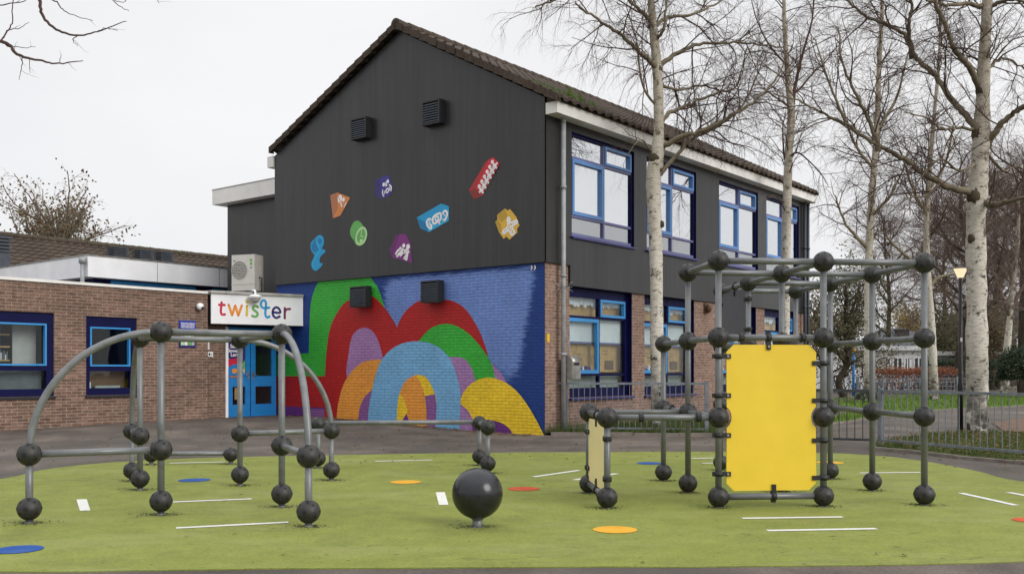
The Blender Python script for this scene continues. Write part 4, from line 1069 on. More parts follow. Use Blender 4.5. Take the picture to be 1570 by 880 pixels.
k = MB(o_); k.box(a-.08, a+.06, UD-.05, UD-.002, z-.06, z+.06, 'white_paint'); k.build('casing', t)
k = MB(o_); k.box(a-.06, a-.02, UD-.056, UD-.051, z-.03, z+.03, 'window_dark'); k.box(a+.0, a+.04, UD-.054, UD-.0515, z-.03, z+.02, 'frost'); k.build('speaker_button', t)
# AC unit standing on the roof of the wing
acx = W(378.5, 446, 25.4); ac = thing('air_conditioner', 'cream outdoor air conditioning unit on the canopy roof', 'air conditioner', (acx.x, acx.y, 3.07), radians(-20))
zb0 = 3.36-3.07; zt0 = zb0+.93
k = MB(); k.box(-.36, .34, -.15, .24, zb0, zt0, 'ac_white'); k.box(-.365, .345, -.155, .245, zb0+.155, zb0+.168, 'room_wall'); k.build('casing', ac)
k = MB(); fa = lambda a, z, d: (a, d, z)
cx_, cz_ = -.12, zb0+.53
k.disc((cx_, cz_), .235, fa, -.153, 'ac_grille', 32)
for i in range(11):
    zz = cz_-.2+.04*i; w_ = sqrt(max(0, .235**2-(zz-cz_)**2)); k.box(cx_-w_, cx_+w_, -.166, -.158, zz-.005, zz+.005, 'ac_white')
for rr_ in (.06, .12, .18, .235): k.ribbon([(cx_+rr_*cos(i*pi/14), cz_+rr_*sin(i*pi/14)) for i in range(28)], .008, fa, -.168, 'ac_white', True)
k.build('fan_grille', ac)
k = MB()
for i in range(2): k.box(.20, .27, -.156, -.151, zt0-.18-.09*i, zt0-.12-.09*i, 'ink_t_green')
k.box(.22, .25, -.156, -.151, zt0-.36, zt0-.32, 'ink_t_navy'); k.box(-.3, -.24, -.156, -.151, zt0-.17, zt0-.14, 'ac_grille'); k.build('label_plate', ac)
for sx in (-.28, .24):
    k = MB(); k.box(sx-.03, sx+.03, -.17, .26, .0, zb0, 'fence_grey'); k.build('foot', ac)
k = MB(); k.tube([(.345, .05, zb0+.35), (.42, .05, zb0+.33), (.42, .05, .0)], .02, 8, 'vent_black'); k.build('hose', ac)

# flat roofed block behind, with clerestory; corner at picture (135,392)
c0 = Vector(((135-CX)/F*25.6, 25.6, 0)); dx, dy = c0.x-OX, c0.y-OZ
cv, cu_ = dx*VX+dy*VZ, dx*UX+dy*UZ
def BZ(py, d): return EYE+(HOR-py)/F*d
zt, zb_ = BZ(392, 25.6), BZ(424, 25.6)
blk = thing('clerestory_block', 'flat-roofed block with deep white fascia and blue strip windows behind the brick wing', 'building', BW(cv, cu_, 0), BROT)
org = (cv, cu_, 0); LV = 11.5; LU = 8.0
k = MB(org); k.box(cv, cv+LV, cu_, cu_+LU, zb_, zt, 'white_paint'); k.box(cv-.012, cv+LV+.012, cu_-.012, cu_+LU+.012, zt+.0, zt+.045, 'steel')
k.build('fascia', blk)
k = MB(org)
for i in range(1, 6): k.box(cv+2.0*i-.006, cv+2.0*i+.006, cu_-.004, cu_-.0005, zb_+.002, zt-.002, 'steel')
k.build('panel_joints', blk)
k = MB(org); k.box(cv+.35, cv+LV-.2, cu_+.35, cu_+LU-.3, 2.95, zb_, 'navy_paint'); k.build('wall', blk)
for i in range(3):
    x0 = cv+.8+3.2*i; x1 = x0+2.6
    k = MB(org)
    for (p0, p1, r0, r1) in ((x0, x0+.09, 3.0, zb_-.03), (x1-.09, x1, 3.0, zb_-.03), (x0+.09, x1-.09, zb_-.12, zb_-.03), (x0+.09, x1-.09, 3.0, 3.09)): k.box(p0, p1, cu_+.28, cu_+.349, r0, r1, 'sash_blue')
    w_ = k.build('window', blk)
    k = MB(org); k.box(x0+.085, x1-.085, cu_+.31, cu_+.34, 3.08, zb_-.115, 'window_dark'); k.build('pane', w_)
k = MB(org); k.tube([(cv-.09, cu_+.12, 3.0), (cv-.09, cu_+.12, zt-.10)], .055, 12, 'pipe_grey'); k.tube([(cv-.09, cu_+.12, zt-.2), (cv-.09, cu_+.12, zt-.04)], .09, 12, 'pipe_grey'); k.build('downpipe', blk)
# tiled roof wing further back
Rz = 6.3; d0 = (Rz-EYE)*F/(HOR-361); R0 = Vector(((0-CX)/F*d0, d0, 0)); dx, dy = R0.x-OX, R0.y-OZ; rv, ru = dx*VX+dy*VZ, dx*UX+dy*UZ
til = thing('tiled_wing', 'low wing with mossy brown pantile roof behind the white fascia', 'building', BW(rv, ru, 0), BROT); org = (rv, ru, 0)
k = MB(org); pantile(k, rv-8, rv+20, 0, ru-3.6, 4.15, ru, Rz, lambda a, s, z: (a, s, z), 'roof_tile', 14, .33); pantile(k, rv-8, rv+20, 0, ru+3.6, 4.15, ru, Rz, lambda a, s, z: (a, s, z), 'roof_tile', 14, .33)
x = rv-8
while x < rv+20: k.tube([(x, ru, Rz+.02), (x+.40, ru, Rz+.02)], [.14, .125], 8, 'roof_tile', True, False); x += .39
trf = k.build('roof', til)
k = MB(org)
for i in range(1500):
    a = rm.uniform(rv-6, rv+16); s_ = ru+rm.gauss(-.02, .07); h = rm.uniform(.02, .07); an = rm.uniform(0, 6.28); d = Vector((cos(an), sin(an), 0))*h
    p = Vector((a, s_, Rz+.13-abs(s_-ru)*.6)); k.face([p-d*.6, p+d*.6, p+d*.2+Vector((0, 0, h))], 'moss')
struct(k.build('ridge_moss', trf), None, 'stuff')
k = MB(org); k.box(rv-7.8, rv+19.8, ru-3.2, ru+3.2, -.1, 4.1, 'brick_wing'); k.build('wall', til)
def roof_vent(px, pb, pt, d, wpx, lab):
    zb, zt = BZ(pb, d), BZ(pt, d); w = wpx/F*d
    t = thing('roof_vent', lab, 'roof vent', ((px-CX)/F*d, d, zb-.25), BROT, 'slatted roof vents on the tiled wing')
    H = zt-zb+.25; k = MB(); k.box(-w*.45, w*.45, -w*.45, w*.45, 0, H*.45, 'vent_slate'); k.build('base', t)
    k = MB()
    for i in range(5):
        z0 = H*.47+(H*.53)*i/5; k.box(-w*.5, w*.5, -w*.5, w*.5, z0, z0+H*.53/5*.55, 'vent_slate')
    k.box(-w*.36, w*.36, -w*.36, w*.36, H*.45, H*.99, 'vent_black')
    k.build('louvres', t)
roof_vent(3, 398, 361, 30.2, 20, 'tall slate grey roof vent at the far left end of the tiled roof')
roof_vent(180, 394, 379, 33.5, 24, 'slate roof vent nearest the corner of the white fascia')
roof_vent(219, 398, 383, 34.6, 23, 'middle one of three slate roof vents above the white fascia')
roof_vent(251, 402, 386, 35.6, 22, 'slate roof vent closest to the air conditioner')

# ------------------------------------------------------------------ playground: ball and tube structures
BR, TR = .0985, .031
bm_ = MB(); bm_.sphere((0, 0, 0), BR, 'ball_plastic', 36, 20)
for th, ph, rr_ in [(0, 0, .016)]+[(88, a, .017) for a in (0, 90, 180, 262)]+[(52, a, .012) for a in (30, 100, 215, 310)]+[(112, a, .015) for a in (225, 318)]:
    n = Vector((sin(radians(th))*cos(radians(ph)), sin(radians(th))*sin(radians(ph)), cos(radians(th))))
    x = n.orthogonal().normalized(); y = n.cross(x); c = n*(BR+.0006)
    bm_.face([c+x*rr_*cos(i*pi/6)+y*rr_*sin(i*pi/6) for i in range(12)], 'hole_black')
for i in range(6):                                               # moulding slit at the top
    t0, t1 = radians(8+6*i), radians(14.2+6*i); r_ = BR+.0008
    pts = []
    for t_, s_ in ((t0, -1), (t1, -1), (t1, 1), (t0, 1)): pts.append((s_*.0075, -r_*sin(t_), r_*cos(t_)))
    bm_.face(pts, 'hole_black')
ball_proto = bm_.build('ball_joint'); ball_mesh = ball_proto.data; bpy.data.objects.remove(ball_proto)
cb = MB()                                                         # clamp: collar on a tube, x towards the panel
cb.tube([(0, 0, -.022), (0, 0, .022)], TR*1.42, 16, 'clamp_black')
cb.box(.03, .115, -.022, .022, -.021, .021, 'clamp_black'); cb.box(-.058, -.028, -.014, .014, -.021, .021, 'clamp_black')
cb.tube([(.085, -.022, 0), (.085, -.030, 0)], .012, 8, 'steel')
cp = cb.build('clamp'); clamp_mesh = cp.data; bpy.data.objects.remove(cp)
brng = random.Random(2)
def ball(par, org, x, y, z):
    o = bpy.data.objects.new('ball_joint', ball_mesh); COL.objects.link(o); o.parent = par; o.location = (x-org[0], y-org[1], z); o.rotation_euler = (0, 0, brng.uniform(-.35, .35)); return o
def rail(par, org, p, q, name='rail', r=TR, mat='tube_grey'):
    k = MB((org[0], org[1], 0)); k.tube([p, q], r, 16, mat); return k.build(name, par)
def post(par, org, x, y, z1, mat='tube_grey'):
    k = MB((org[0], org[1], 0)); k.tube([(x, y, -.03), (x, y, z1)], TR, 16, mat); k.tube([(x, y, .0), (x, y, .02)], TR*1.25, 16, mat); return k.build('post', par)
def clamp(par, org, p, axis_dir, tab_dir):
    o = bpy.data.objects.new('clamp', clamp_mesh); COL.objects.link(o); o.parent = par
    zax = Vector(axis_dir).normalized(); xax = Vector(tab_dir); xax = (xax-zax*xax.dot(zax)).normalized(); yax = zax.cross(xax)
    o.matrix_local = Matrix.Translation((p[0]-org[0], p[1]-org[1], p[2])) @ Matrix((xax, yax, zax)).transposed().to_4x4()
    return o
# right hand climbing frame
o1 = (2.9, 10.6)
frame = thing('climbing_frame', 'tall tube climbing frame with dark ball joints and a large yellow panel', 'climbing frame', (o1[0], o1[1], 0))
ZL = [.108, .858, 1.612, 2.335]
def node(c, r):
    base = {0: (.895, 9.20), 1: (1.95, 9.24), 2: (2.97, 9.33), 3: (3.97, 9.42)}[c]
    return (base[0]-.085*r, base[1]+1.13*r)
NODES = {(0, 0): (0, 1), (0, 1): (0, 1), (1, 0): (0, 1, 2, 3), (1, 1): (0, 1, 2, 3), (1, 2): (0, 1, 2), (2, 0): (0, 1, 2, 3), (2, 1): (0, 1, 2, 3), (2, 2): (0, 1, 2, 3), (2, 3): (0, 1, 2, 3), (3, 0): (0, 1, 2, 3), (3, 1): (0, 1, 2, 3), (3, 2): (0, 1, 2, 3), (3, 3): (0, 1, 2, 3)}
for (c, r), lv in NODES.items():
    x, y = node(c, r); post(frame, o1, x, y, ZL[max(lv)])
    for l in lv:
        if (c, r) == (1, 1) and l == 1: pass
        ball(frame, o1, x, y, ZL[l])
def bar(a, b, l): pa, pb = node(*a), node(*b); return rail(frame, o1, (pa[0], pa[1], ZL[l]), (pb[0], pb[1], ZL[l]))
for a, b, l in (((1, 0), (2, 0), 3), ((2, 0), (3, 0), 3), ((1, 1), (2, 1), 3), ((2, 1), (3, 1), 3), ((2, 2), (3, 2), 3), ((2, 3), (3, 3), 3),
                ((1, 0), (1, 1), 3), ((2, 0), (2, 1), 3), ((2, 1), (2, 2), 3), ((2, 2), (2, 3), 3), ((3, 0), (3, 1), 3), ((3, 1), (3, 2), 3), ((3, 2), (3, 3), 3),
                ((1, 0), (2, 0), 2), ((1, 0), (1, 1), 2), ((1, 1), (1, 2), 2), ((3, 0), (3, 1), 2), ((3, 1), (3, 2), 2),
                ((0, 0), (1, 0), 1), ((0, 1), (1, 1), 1), ((0, 0), (0, 1), 1), ((1, 0), (1, 1), 1), ((1, 1), (1, 2), 1), ((3, 0), (3, 1), 1), ((3, 1), (3, 2), 1),
                ((0, 0), (0, 1), 0), ((1, 0), (2, 0), 0), ((2, 2), (2, 3), 2)):
    bar(a, b, l)
def panel(pa, pb, z0, z1, mat, notch, lab, inset=.075, cham=.07):
    A, B = Vector((pa[0], pa[1], 0)), Vector((pb[0], pb[1], 0)); t = (B-A).normalized(); n = Vector((t.y, -t.x, 0)); Ln = (B-A).length
    pts = [(inset+cham, z0), (Ln-inset-cham, z0), (Ln-inset, z0+cham)]
    if notch is not None:
        pts += [(Ln+.0-.125*cos(a), notch+.125*sin(a)) for a in [-.9+1.8*i/8 for i in range(9)]]
    pts += [(Ln-inset, z1-cham), (Ln-inset-cham, z1), (inset+cham, z1), (inset, z1-cham)]
    if notch is not None:
        pts += [(.125*cos(a), notch-.125*sin(a)) for a in [-.9+1.8*i/8 for i in range(9)]]
    pts += [(inset, z0+cham)]
    f = lambda a, z, d: tuple(A+t*a-n*d+Vector((0, 0, z)))
    k = MB((o1[0], o1[1], 0)); k.prism(pts, f, -.009, .009, mat); o = k.build('panel', frame, lab)
    b_ = o.modifiers.new('bevel', 'BEVEL'); b_.width = .004; b_.segments = 2; b_.limit_method = 'ANGLE'
    return t
pA, pB = node(1, 0), node(2, 0)
t = panel(pA, pB, .165, 1.545, 'panel_yellow', ZL[1], 'large yellow climbing panel with chamfered corners')
for zz in (1.435, 1.065, .69, .325): clamp(frame, o1, (pA[0], pA[1], zz), (0, 0, 1), t)
for zz in (1.37, 1.015, .635, .28): clamp(frame, o1, (pB[0], pB[1], zz), (0, 0, 1), -t)
A3, B3 = Vector((pA[0], pA[1], 0)), Vector((pB[0], pB[1], 0))
for fr_, l, tab in ((.47, 2, (0, 0, -1)), (.52, 0, (0, 0, 1))): p = A3.lerp(B3, fr_); clamp(frame, o1, (p.x, p.y, ZL[l]), B3-A3, tab)
for fr_ in (.21, .80): p = A3.lerp(B3, fr_); clamp(frame, o1, (p.x, p.y, ZL[2]), B3-A3, (0, 1, 0))
pC, pD = node(0, 0), node(0, 1)
t = panel(pC, pD, .15, .80, 'panel_pale', None, 'pale yellow low panel at the left end', inset=.04, cham=.05)
for q, s_ in ((pC, 1), (pD, -1)):
    for zz in (.66, .28): clamp(frame, o1, (q[0], q[1], zz), (0, 0, 1), t*s_)
C3, D3 = Vector((pC[0], pC[1], 0)), Vector((pD[0], pD[1], 0)); p = C3.lerp(D3, .5)
clamp(frame, o1, (p.x, p.y, ZL[1]), D3-C3, (0, 0, -1)); clamp(frame, o1, (p.x, p.y, ZL[0]), D3-C3, (0, 0, 1))
pE, pF = node(2, 2), node(2, 3)
t = panel(pE, pF, 1.66, 2.285, 'panel_grey', None, 'grey panel hung high at the back', cham=.05)
for zz in (2.15, 1.79): clamp(frame, o1, (pE[0], pE[1], zz), (0, 0, 1), t); clamp(frame, o1, (pF[0], pF[1], zz), (0, 0, 1), -t)
E3, F3 = Vector((pE[0], pE[1], 0)), Vector((pF[0], pF[1], 0)); p = E3.lerp(F3, .45); clamp(frame, o1, (p.x, p.y, ZL[3]), F3-E3, (0, 0, -1))
p0, p1 = Vector(node(0, 0)+(ZL[1],)), Vector(node(1, 0)+(ZL[1],))
for fr_ in (.3, .82): p = p0.lerp(p1, fr_); clamp(frame, o1, p, p1-p0, (0, 1, 0))
p0, p1 = Vector(node(1, 2)+(ZL[1],)), Vector(node(1, 1)+(ZL[1],)); p = p0.lerp(p1, .4); clamp(frame, o1, p, p1-p0, (0, 0, -1))

# left hand arched climber
P1, P2, P3, P4 = (-4.095, 8.30), (-3.15, 8.78), (-1.69, 8.125), (-2.185, 9.286)
P5, P6, P7, P8 = (-4.03, 10.6), (-4.455, 11.47), (-3.064, 11.02), (-2.13, 11.54)
o2 = (-3.1, 9.9); ZA = [.13, .590, 1.645]
arch = thing('arch_climber', 'low tube climber with four curved arches and dark ball joints', 'climbing frame', (o2[0], o2[1], 0))
for p in (P2, P4, P5, P7):
    post(arch, o2, p[0], p[1], ZA[2], 'galv')
    for z in ZA: ball(arch, o2, p[0], p[1], z)
for p in (P1, P3, P6, P8):
    post(arch, o2, p[0], p[1], ZA[1], 'galv')
    for z in ZA[:2]: ball(arch, o2, p[0], p[1], z)
for a, b_ in ((P2, P1), (P4, P3), (P5, P6), (P7, P8)):
    pts = [(b_[0]+(a[0]-b_[0])*(1-cos(t_)), b_[1]+(a[1]-b_[1])*(1-cos(t_)), ZA[1]+(ZA[2]-ZA[1])*sin(t_)) for t_ in [pi/2*i/28 for i in range(29)]]
    k = MB((o2[0], o2[1], 0)); k.tube(pts, TR, 16, 'galv'); k.build('arch_rail', arch)
    rail(arch, o2, (a[0], a[1], ZA[1]), (b_[0], b_[1], ZA[1]), mat='galv')
for a, b_ in ((P2, P4), (P5, P7), (P2, P5), (P4, P7)): rail(arch, o2, (a[0], a[1], ZA[2]), (b_[0], b_[1], ZA[2]), mat='galv')
# balance beam between the arches and the large ball
P9, P10, P11 = (-2.27, 11.55), (-.425, 12.5), (-.30, 11.85)
P9 = tuple(G(488, 718))[:2]; P10 = tuple(G(735, 714))[:2]; P11 = tuple(G(748, 726))[:2]
o3 = ((P9[0]+P10[0])/2, (P9[1]+P10[1])/2)
beam = thing('balance_beam', 'knee-high tube balance beam in front of the mural', 'balance beam', (o3[0], o3[1], 0))
for p in (P9, P10, P11):
    post(beam, o3, p[0], p[1], .58, 'galv')
    for z in (.13, .585): ball(beam, o3, p[0], p[1], z)
rail(beam, o3, P9+(.60,), P10+(.60,), mat='galv'); rail(beam, o3, P10+(.585,), P11+(.585,), mat='galv')
q1 = tuple(G(232, 713))[:2]; q2 = tuple(G(354, 712))[:2]; o4 = q1
low = thing('low_beam', 'ankle-high tube beam on two ball feet behind the arches', 'balance beam', (o4[0], o4[1], 0))
for p in (q1, q2):
    post(low, o4, p[0], p[1], .14, 'galv'); ball(low, o4, p[0], p[1], .14)
rail(low, o4, q1+(.155,), q2+(.155,), mat='galv')
# large ball seat
bp = G(732, 808.5); bs = thing('ball_seat', 'large glossy black ball on a short metal stem', 'ball seat', (bp.x, bp.y, 0))
rB = 39/F*bp.y; k = MB(); k.sphere((0, 0, EYE-(756-HOR)/F*bp.y), rB, 'big_ball', 64, 40); k.build('ball', bs)
k = MB(); k.tube([(0, 0, -.03), (0, 0, .085)], .042, 20, 'galv'); k.tube([(0, 0, .07), (0, 0, .085), (0, 0, .10)], [.05, .062, .062], 20, 'galv'); k.tube([(0, 0, 0), (0, 0, .012)], .06, 20, 'galv'); k.build('stem', bs)

# soil and rubber crumbs added around the posts to deepen their contact shade
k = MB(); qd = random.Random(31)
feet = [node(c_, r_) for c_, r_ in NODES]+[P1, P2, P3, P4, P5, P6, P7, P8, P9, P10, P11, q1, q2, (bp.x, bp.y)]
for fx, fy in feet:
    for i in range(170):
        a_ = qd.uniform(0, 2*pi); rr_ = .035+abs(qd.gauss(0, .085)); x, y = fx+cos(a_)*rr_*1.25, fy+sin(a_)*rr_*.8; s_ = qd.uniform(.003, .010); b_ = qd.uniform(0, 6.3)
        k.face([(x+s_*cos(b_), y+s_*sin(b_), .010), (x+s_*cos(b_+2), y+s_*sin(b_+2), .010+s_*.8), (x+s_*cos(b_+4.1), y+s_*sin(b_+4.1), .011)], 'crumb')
struct(k.build('soil_shade_crumbs'), 'dark soil and rubber crumbs added as contact shade around the foot of each post', 'stuff', 'dirt')

# ------------------------------------------------------------------ fences
def fence(name, lab, cat, A, B, h, mat, step, posts=(), zlow=.13, r=.008):
    A, B = Vector(A), Vector(B); t = (B-A); Ln = t.length; t.normalize()
    T = thing(name, lab, cat, (A.x, A.y, 0), atan2(t.y, t.x))
    k = MB(); k.box(0, Ln, -.022, .022, h-.045, h, mat); k.build('top_rail', T)
    k = MB(); k.box(0, Ln, -.018, .018, zlow-.02, zlow+.02, mat); k.build('bottom_rail', T)
    proto = MB(); proto.tube([(0, 0, zlow+.02), (0, 0, h-.045)], r, 6, mat, False); proto = proto.build('bar', T)
    n = int(Ln/step)
    proto.location = (step*.5, 0, 0)
    for i in range(1, n): o = proto.copy(); COL.objects.link(o); o.parent = T; o.location = (step*(i+.5), 0, 0)
    for x in posts:
        k = MB(); k.box(x-.035, x+.035, -.035, .035, -.05, h+.02, mat); k.box(x-.042, x+.042, -.042, .042, h+.02, h+.03, mat); k.build('post', T)
    return T
fence('metal_fence', 'grey metal bar fence in front of the ground-floor windows', 'fence', (.74, 20.1, 0), (3.92, 19.55, 0), 1.06, 'fence_grey', .115, (.03, .36, 3.2))
fence('metal_gate', 'dark bar gate left of the grey fence at the right', 'gate', (4.75, 17.2, 0), (6.08, 16.52, 0), .98, 'gate_dark', .128, ())
fence('metal_fence', 'grey metal bar fence beside the thick birch trunk', 'fence', (6.2, 16.45, 0), (9.6, 9.3, 0), .98, 'fence_grey', .125, (.0, 4.0, 7.8))

# ------------------------------------------------------------------ verge, kerbs, path, lawn
def sheet(name, pts, z, mat, lab):
    k = MB(); k.face([(p[0], p[1], z+(0 if len(p) < 3 else 0)) for p in pts], mat); return struct(k.build(name), lab)
bedA = [(.78, 19.62), (2.4, 19.45), (4.05, 19.3), (4.25, 19.9), (4.5, 23.0), (4.3, 24.1), (.62, 19.66)]
sheet('grass_bed', bedA, .05, 'soil_grass', 'grass strip under the ground-floor windows')
bedB = [tuple(G(1338, 689))[:2], tuple(G(1400, 694))[:2], tuple(G(1470, 702))[:2], tuple(G(1570, 711))[:2], (8.6, 11.6), (10.6, 9.2), (14, 12), (14.5, 18.4), (11.4, 19.0), tuple(G(1519, 664))[:2], tuple(G(1425, 667))[:2], tuple(G(1345, 680))[:2]]
sheet('grass_bed', bedB, .04, 'soil_grass', 'leaf strewn grass bed around the thick birch')
def kerb(pts, lab, h=.07, w=.09):
    k = MB()
    for i in range(len(pts)-1):
        a, b_ = Vector((*pts[i], 0)), Vector((*pts[i+1], 0)); Ln = (b_-a).length; t = (b_-a).normalized(); n = Vector((-t.y, t.x, 0)); s = 0
        while s < Ln-.02:
            e = min(s+.9, Ln); p, q = a+t*(s+.004), a+t*(e-.004); hh = h+rm.uniform(-.008, .008)
            c = [p-n*w/2, q-n*w/2, q+n*w/2, p+n*w/2]
            up = Vector((0, 0, hh)); dn = Vector((0, 0, -.05))
            k.face([x+up for x in c], 'kerb')
            for j in range(4): k.face([c[j]+dn, c[(j+1) % 4]+dn, c[(j+1) % 4]+up, c[j]+up], 'kerb')
            s = e
    return struct(k.build('kerb'), lab)
kerb([(.78, 19.56), (2.4, 19.39), (4.09, 19.24), (4.3, 19.9)], 'low kerb in front of the facade fence')
kerb([tuple(G(1345, 682))[:2], tuple(G(1338, 690))[:2], tuple(G(1400, 695))[:2], tuple(G(1470, 703))[:2], tuple(G(1570, 712))[:2], (8.6, 11.5)], 'kerb along the grass bed', .05)
lawnP = [tuple(G(1262, 651))[:2], tuple(G(1300, 647))[:2], tuple(G(1357, 636.5))[:2], tuple(G(1408, 630.5))[:2], tuple(G(1570, 622.5))[:2], (30, 34), (45, 44), (45, 52), (12, 52), (12, 34)]
sheet('lawn', lawnP, .03, 'lawn', 'bright green lawn beyond the path')
kerb([tuple(G(1262, 652))[:2], tuple(G(1300, 648))[:2], tuple(G(1357, 637.5))[:2], tuple(G(1408, 631.5))[:2], tuple(G(1570, 623.3))[:2], (30, 33.9)], 'kerb between path and lawn', .05)
sheet('path', [tuple(G(1521, 649))[:2], tuple(G(1570, 641))[:2], (22, 25), (24, 21), (13.5, 18.9), tuple(G(1540, 662))[:2]], .02, 'leaf_litter', 'leaf littered path right of the thick birch')

def in_poly(x, y, P):
    c = False; j = len(P)-1
    for i in range(len(P)):
        if (P[i][1] > y) != (P[j][1] > y) and x < (P[j][0]-P[i][0])*(y-P[i][1])/(P[j][1]-P[i][1])+P[i][0]: c = not c
        j = i
    return c
def scatter(P, n, fn, seed):
    q = random.Random(seed); x0, x1 = min(p[0] for p in P), max(p[0] for p in P); y0, y1 = min(p[1] for p in P), max(p[1] for p in P); c = 0; tries = 0
    while c < n and tries < n*12:
        tries += 1; x, y = q.uniform(x0, x1), q.uniform(y0, y1)
        if in_poly(x, y, P): fn(q, x, y); c += 1
def grass(name, P, n, z, hmin, hmax, seed, lab, w=.006, mt='grass_blade'):
    k = MB()
    def f(q, x, y):
        h = q.uniform(hmin, hmax)*(.6+.8*(.5+.5*sin(x*3.1+1)*cos(y*2.7))); a = q.uniform(0, 6.283); l = q.uniform(.2, .6)*h; b_ = q.uniform(0, 6.283)
        d = (cos(a)*w, sin(a)*w)
        k.face([(x-d[0], y-d[1], z), (x+d[0], y+d[1], z), (x+cos(b_)*l, y+sin(b_)*l, z+h)], mt)
    scatter(P, n, f, seed)
    return struct(k.build(name), lab, 'stuff', 'grass')
grass('grass', bedA, 9000, .045, .06, .22, 1, 'green grass tufts under the ground-floor windows')
grass('grass', bedB, 26000, .035, .03, .11, 2, 'rough grass in the bed around the thick birch', .007)
lawnN = [p for p in lawnP if p[1] < 1000]
grass('grass', lawnN, 30000, .025, .06, .14, 3, 'bright lawn grass beyond the path', .02, 'lawn_blade')
def leaves(P, n, z, seed, lab, s0=.02, s1=.045):
    k = MB()
    def f(q, x, y):
        s = q.uniform(s0, s1); a = q.uniform(0, 6.283); c, si = cos(a)*s, sin(a)*s; zz = z+ground_z(x, y); t = q.uniform(0, .6*s)
        k.face([(x-c, y-si, zz), (x+si*.6, y-c*.6, zz+t), (x+c, y+si, zz+.003), (x-si*.6, y+c*.6, zz+t*.5)], 'dead_leaf')
    scatter(P, n, f, seed); return struct(k.build('fallen_leaves'), lab, 'stuff', 'leaves')
leaves(bedB, 3600, .10, 4, 'brown fallen leaves in the grass bed at the right')
leaves([(-9, 14), (-6.3, 22), (.5, 19.4), (5.2, 18.2), (5.6, 16.5), (8, 12), (7.2, 11), (5, 13.4), (0, 13.6), (-6, 13)], 800, .006, 5, 'brown leaves scattered over the asphalt yard', .015, .035)
leaves([tuple(BW(-.5, 8, 0))[:2], tuple(BW(-.06, 8, 0))[:2], tuple(BW(-.06, .1, 0))[:2], tuple(BW(-.55, .1, 0))[:2]], 700, .01, 6, 'brown leaf litter along the foot of the mural', .015, .04)
leaves(op[::4], 60, .014, 7, 'few brown leaves lying on the green play surface', .012, .03)

# ------------------------------------------------------------------ small wall fittings on the facade
a, z = PU(871, 566, -.12)
t, o_ = base_thing('litter_bin', 'grey steel litter bin with a slanted hood on the brick pier', 'bin', a, -.05, z-.22)
t.location = BW(a, -.05, z-.22)
a_ = a; k = MB((a_, -.05, z-.22)); k.box(a_-.16, a_+.14, -.34, -.06, z-.20, z+.14, 'steel'); k.build('body', t)
k = MB((a_, -.05, z-.22)); k.tube([(a_-.162, -.2, z+.14), (a_+.142, -.2, z+.14)], .14, 20, 'steel'); k.build('hood', t)
k = MB((a_, -.05, z-.22)); k.box(a_-.10, a_+.08, -.345, -.30, z+.08, z+.135, 'hole_black'); k.box(a_-.05, a_+.05, -.058, -.003, z-.18, z+.1, 'steel'); k.build('opening', t)
a, z = PU(840, 518, -.01); t, o_ = base_thing('wall_tag', 'small yellow tag on the brick corner beside the mural', 'sign', a, -.005, z-.08)
k = MB(o_); k.box(a-.03, a+.05, -.018, -.003, z-.085, z+.085, 'sign_yellow'); k.build('plate', t)
a, z = PU(1084, 473, -.05); t, o_ = base_thing('wall_bell', 'rusty bell housing on the brick pier between window and grey panel', 'bell', a, -.005, z-.15)
k = MB(o_); k.box(a-.1, a+.1, -.05, -.003, z-.12, z+.12, 'rust'); k.build('back_plate', t)
k = MB(o_); k.tube([(a, -.05, z), (a, -.14, z-.02), (a, -.17, z-.03)], [.10, .085, .03], 16, 'rust'); k.build('bell', t)

# ------------------------------------------------------------------ street lamp, blue pole
lp = G(1472.5, 664); H = EYE+(HOR-412)/F*lp.y
lamp = thing('street_lamp', 'slim black street lamp with a lit warm lantern beside the thick birch', 'street lamp', (lp.x, lp.y, 0))
k = MB(); k.tube([(0, 0, -.05), (0, 0, 1.0), (0, 0, 1.05), (0, 0, H-.18)], [.055, .055, .042, .036], 16, 'lamp_black'); k.build('pole', lamp)
k = MB(); k.tube([(0, 0, H-.19), (0, 0, H-.16), (0, 0, H)], [.045, .07, .135], 20, 'lamp_glow'); k.build('lantern', lamp)
k = MB(); k.tube([(0, 0, H), (0, 0, H+.02), (0, 0, H+.05)], [.16, .15, .04], 20, 'lamp_black'); k.build('cap', lamp)
k = MB(); k.box(-.02, .02, -.05, -.04, 1.9, 1.98, 'white_paint'); k.build('sticker', lamp)
bp_ = W(1308.5, 610, 46); z1 = EYE+(HOR-535)/F*46
bpole = thing('blue_pole', 'bright blue pole with an orange cap near the parked bicycles', 'pole', (bp_.x, 46, 0))
k = MB(); k.tube([(0, 0, -.02), (0, 0, z1-.1)], .065, 12, 'pole_blue'); k.build('shaft', bpole)
k = MB(); k.tube([(0, 0, z1-.1), (0, 0, z1)], .11, 12, 'disc_orange'); k.build('cap', bpole)

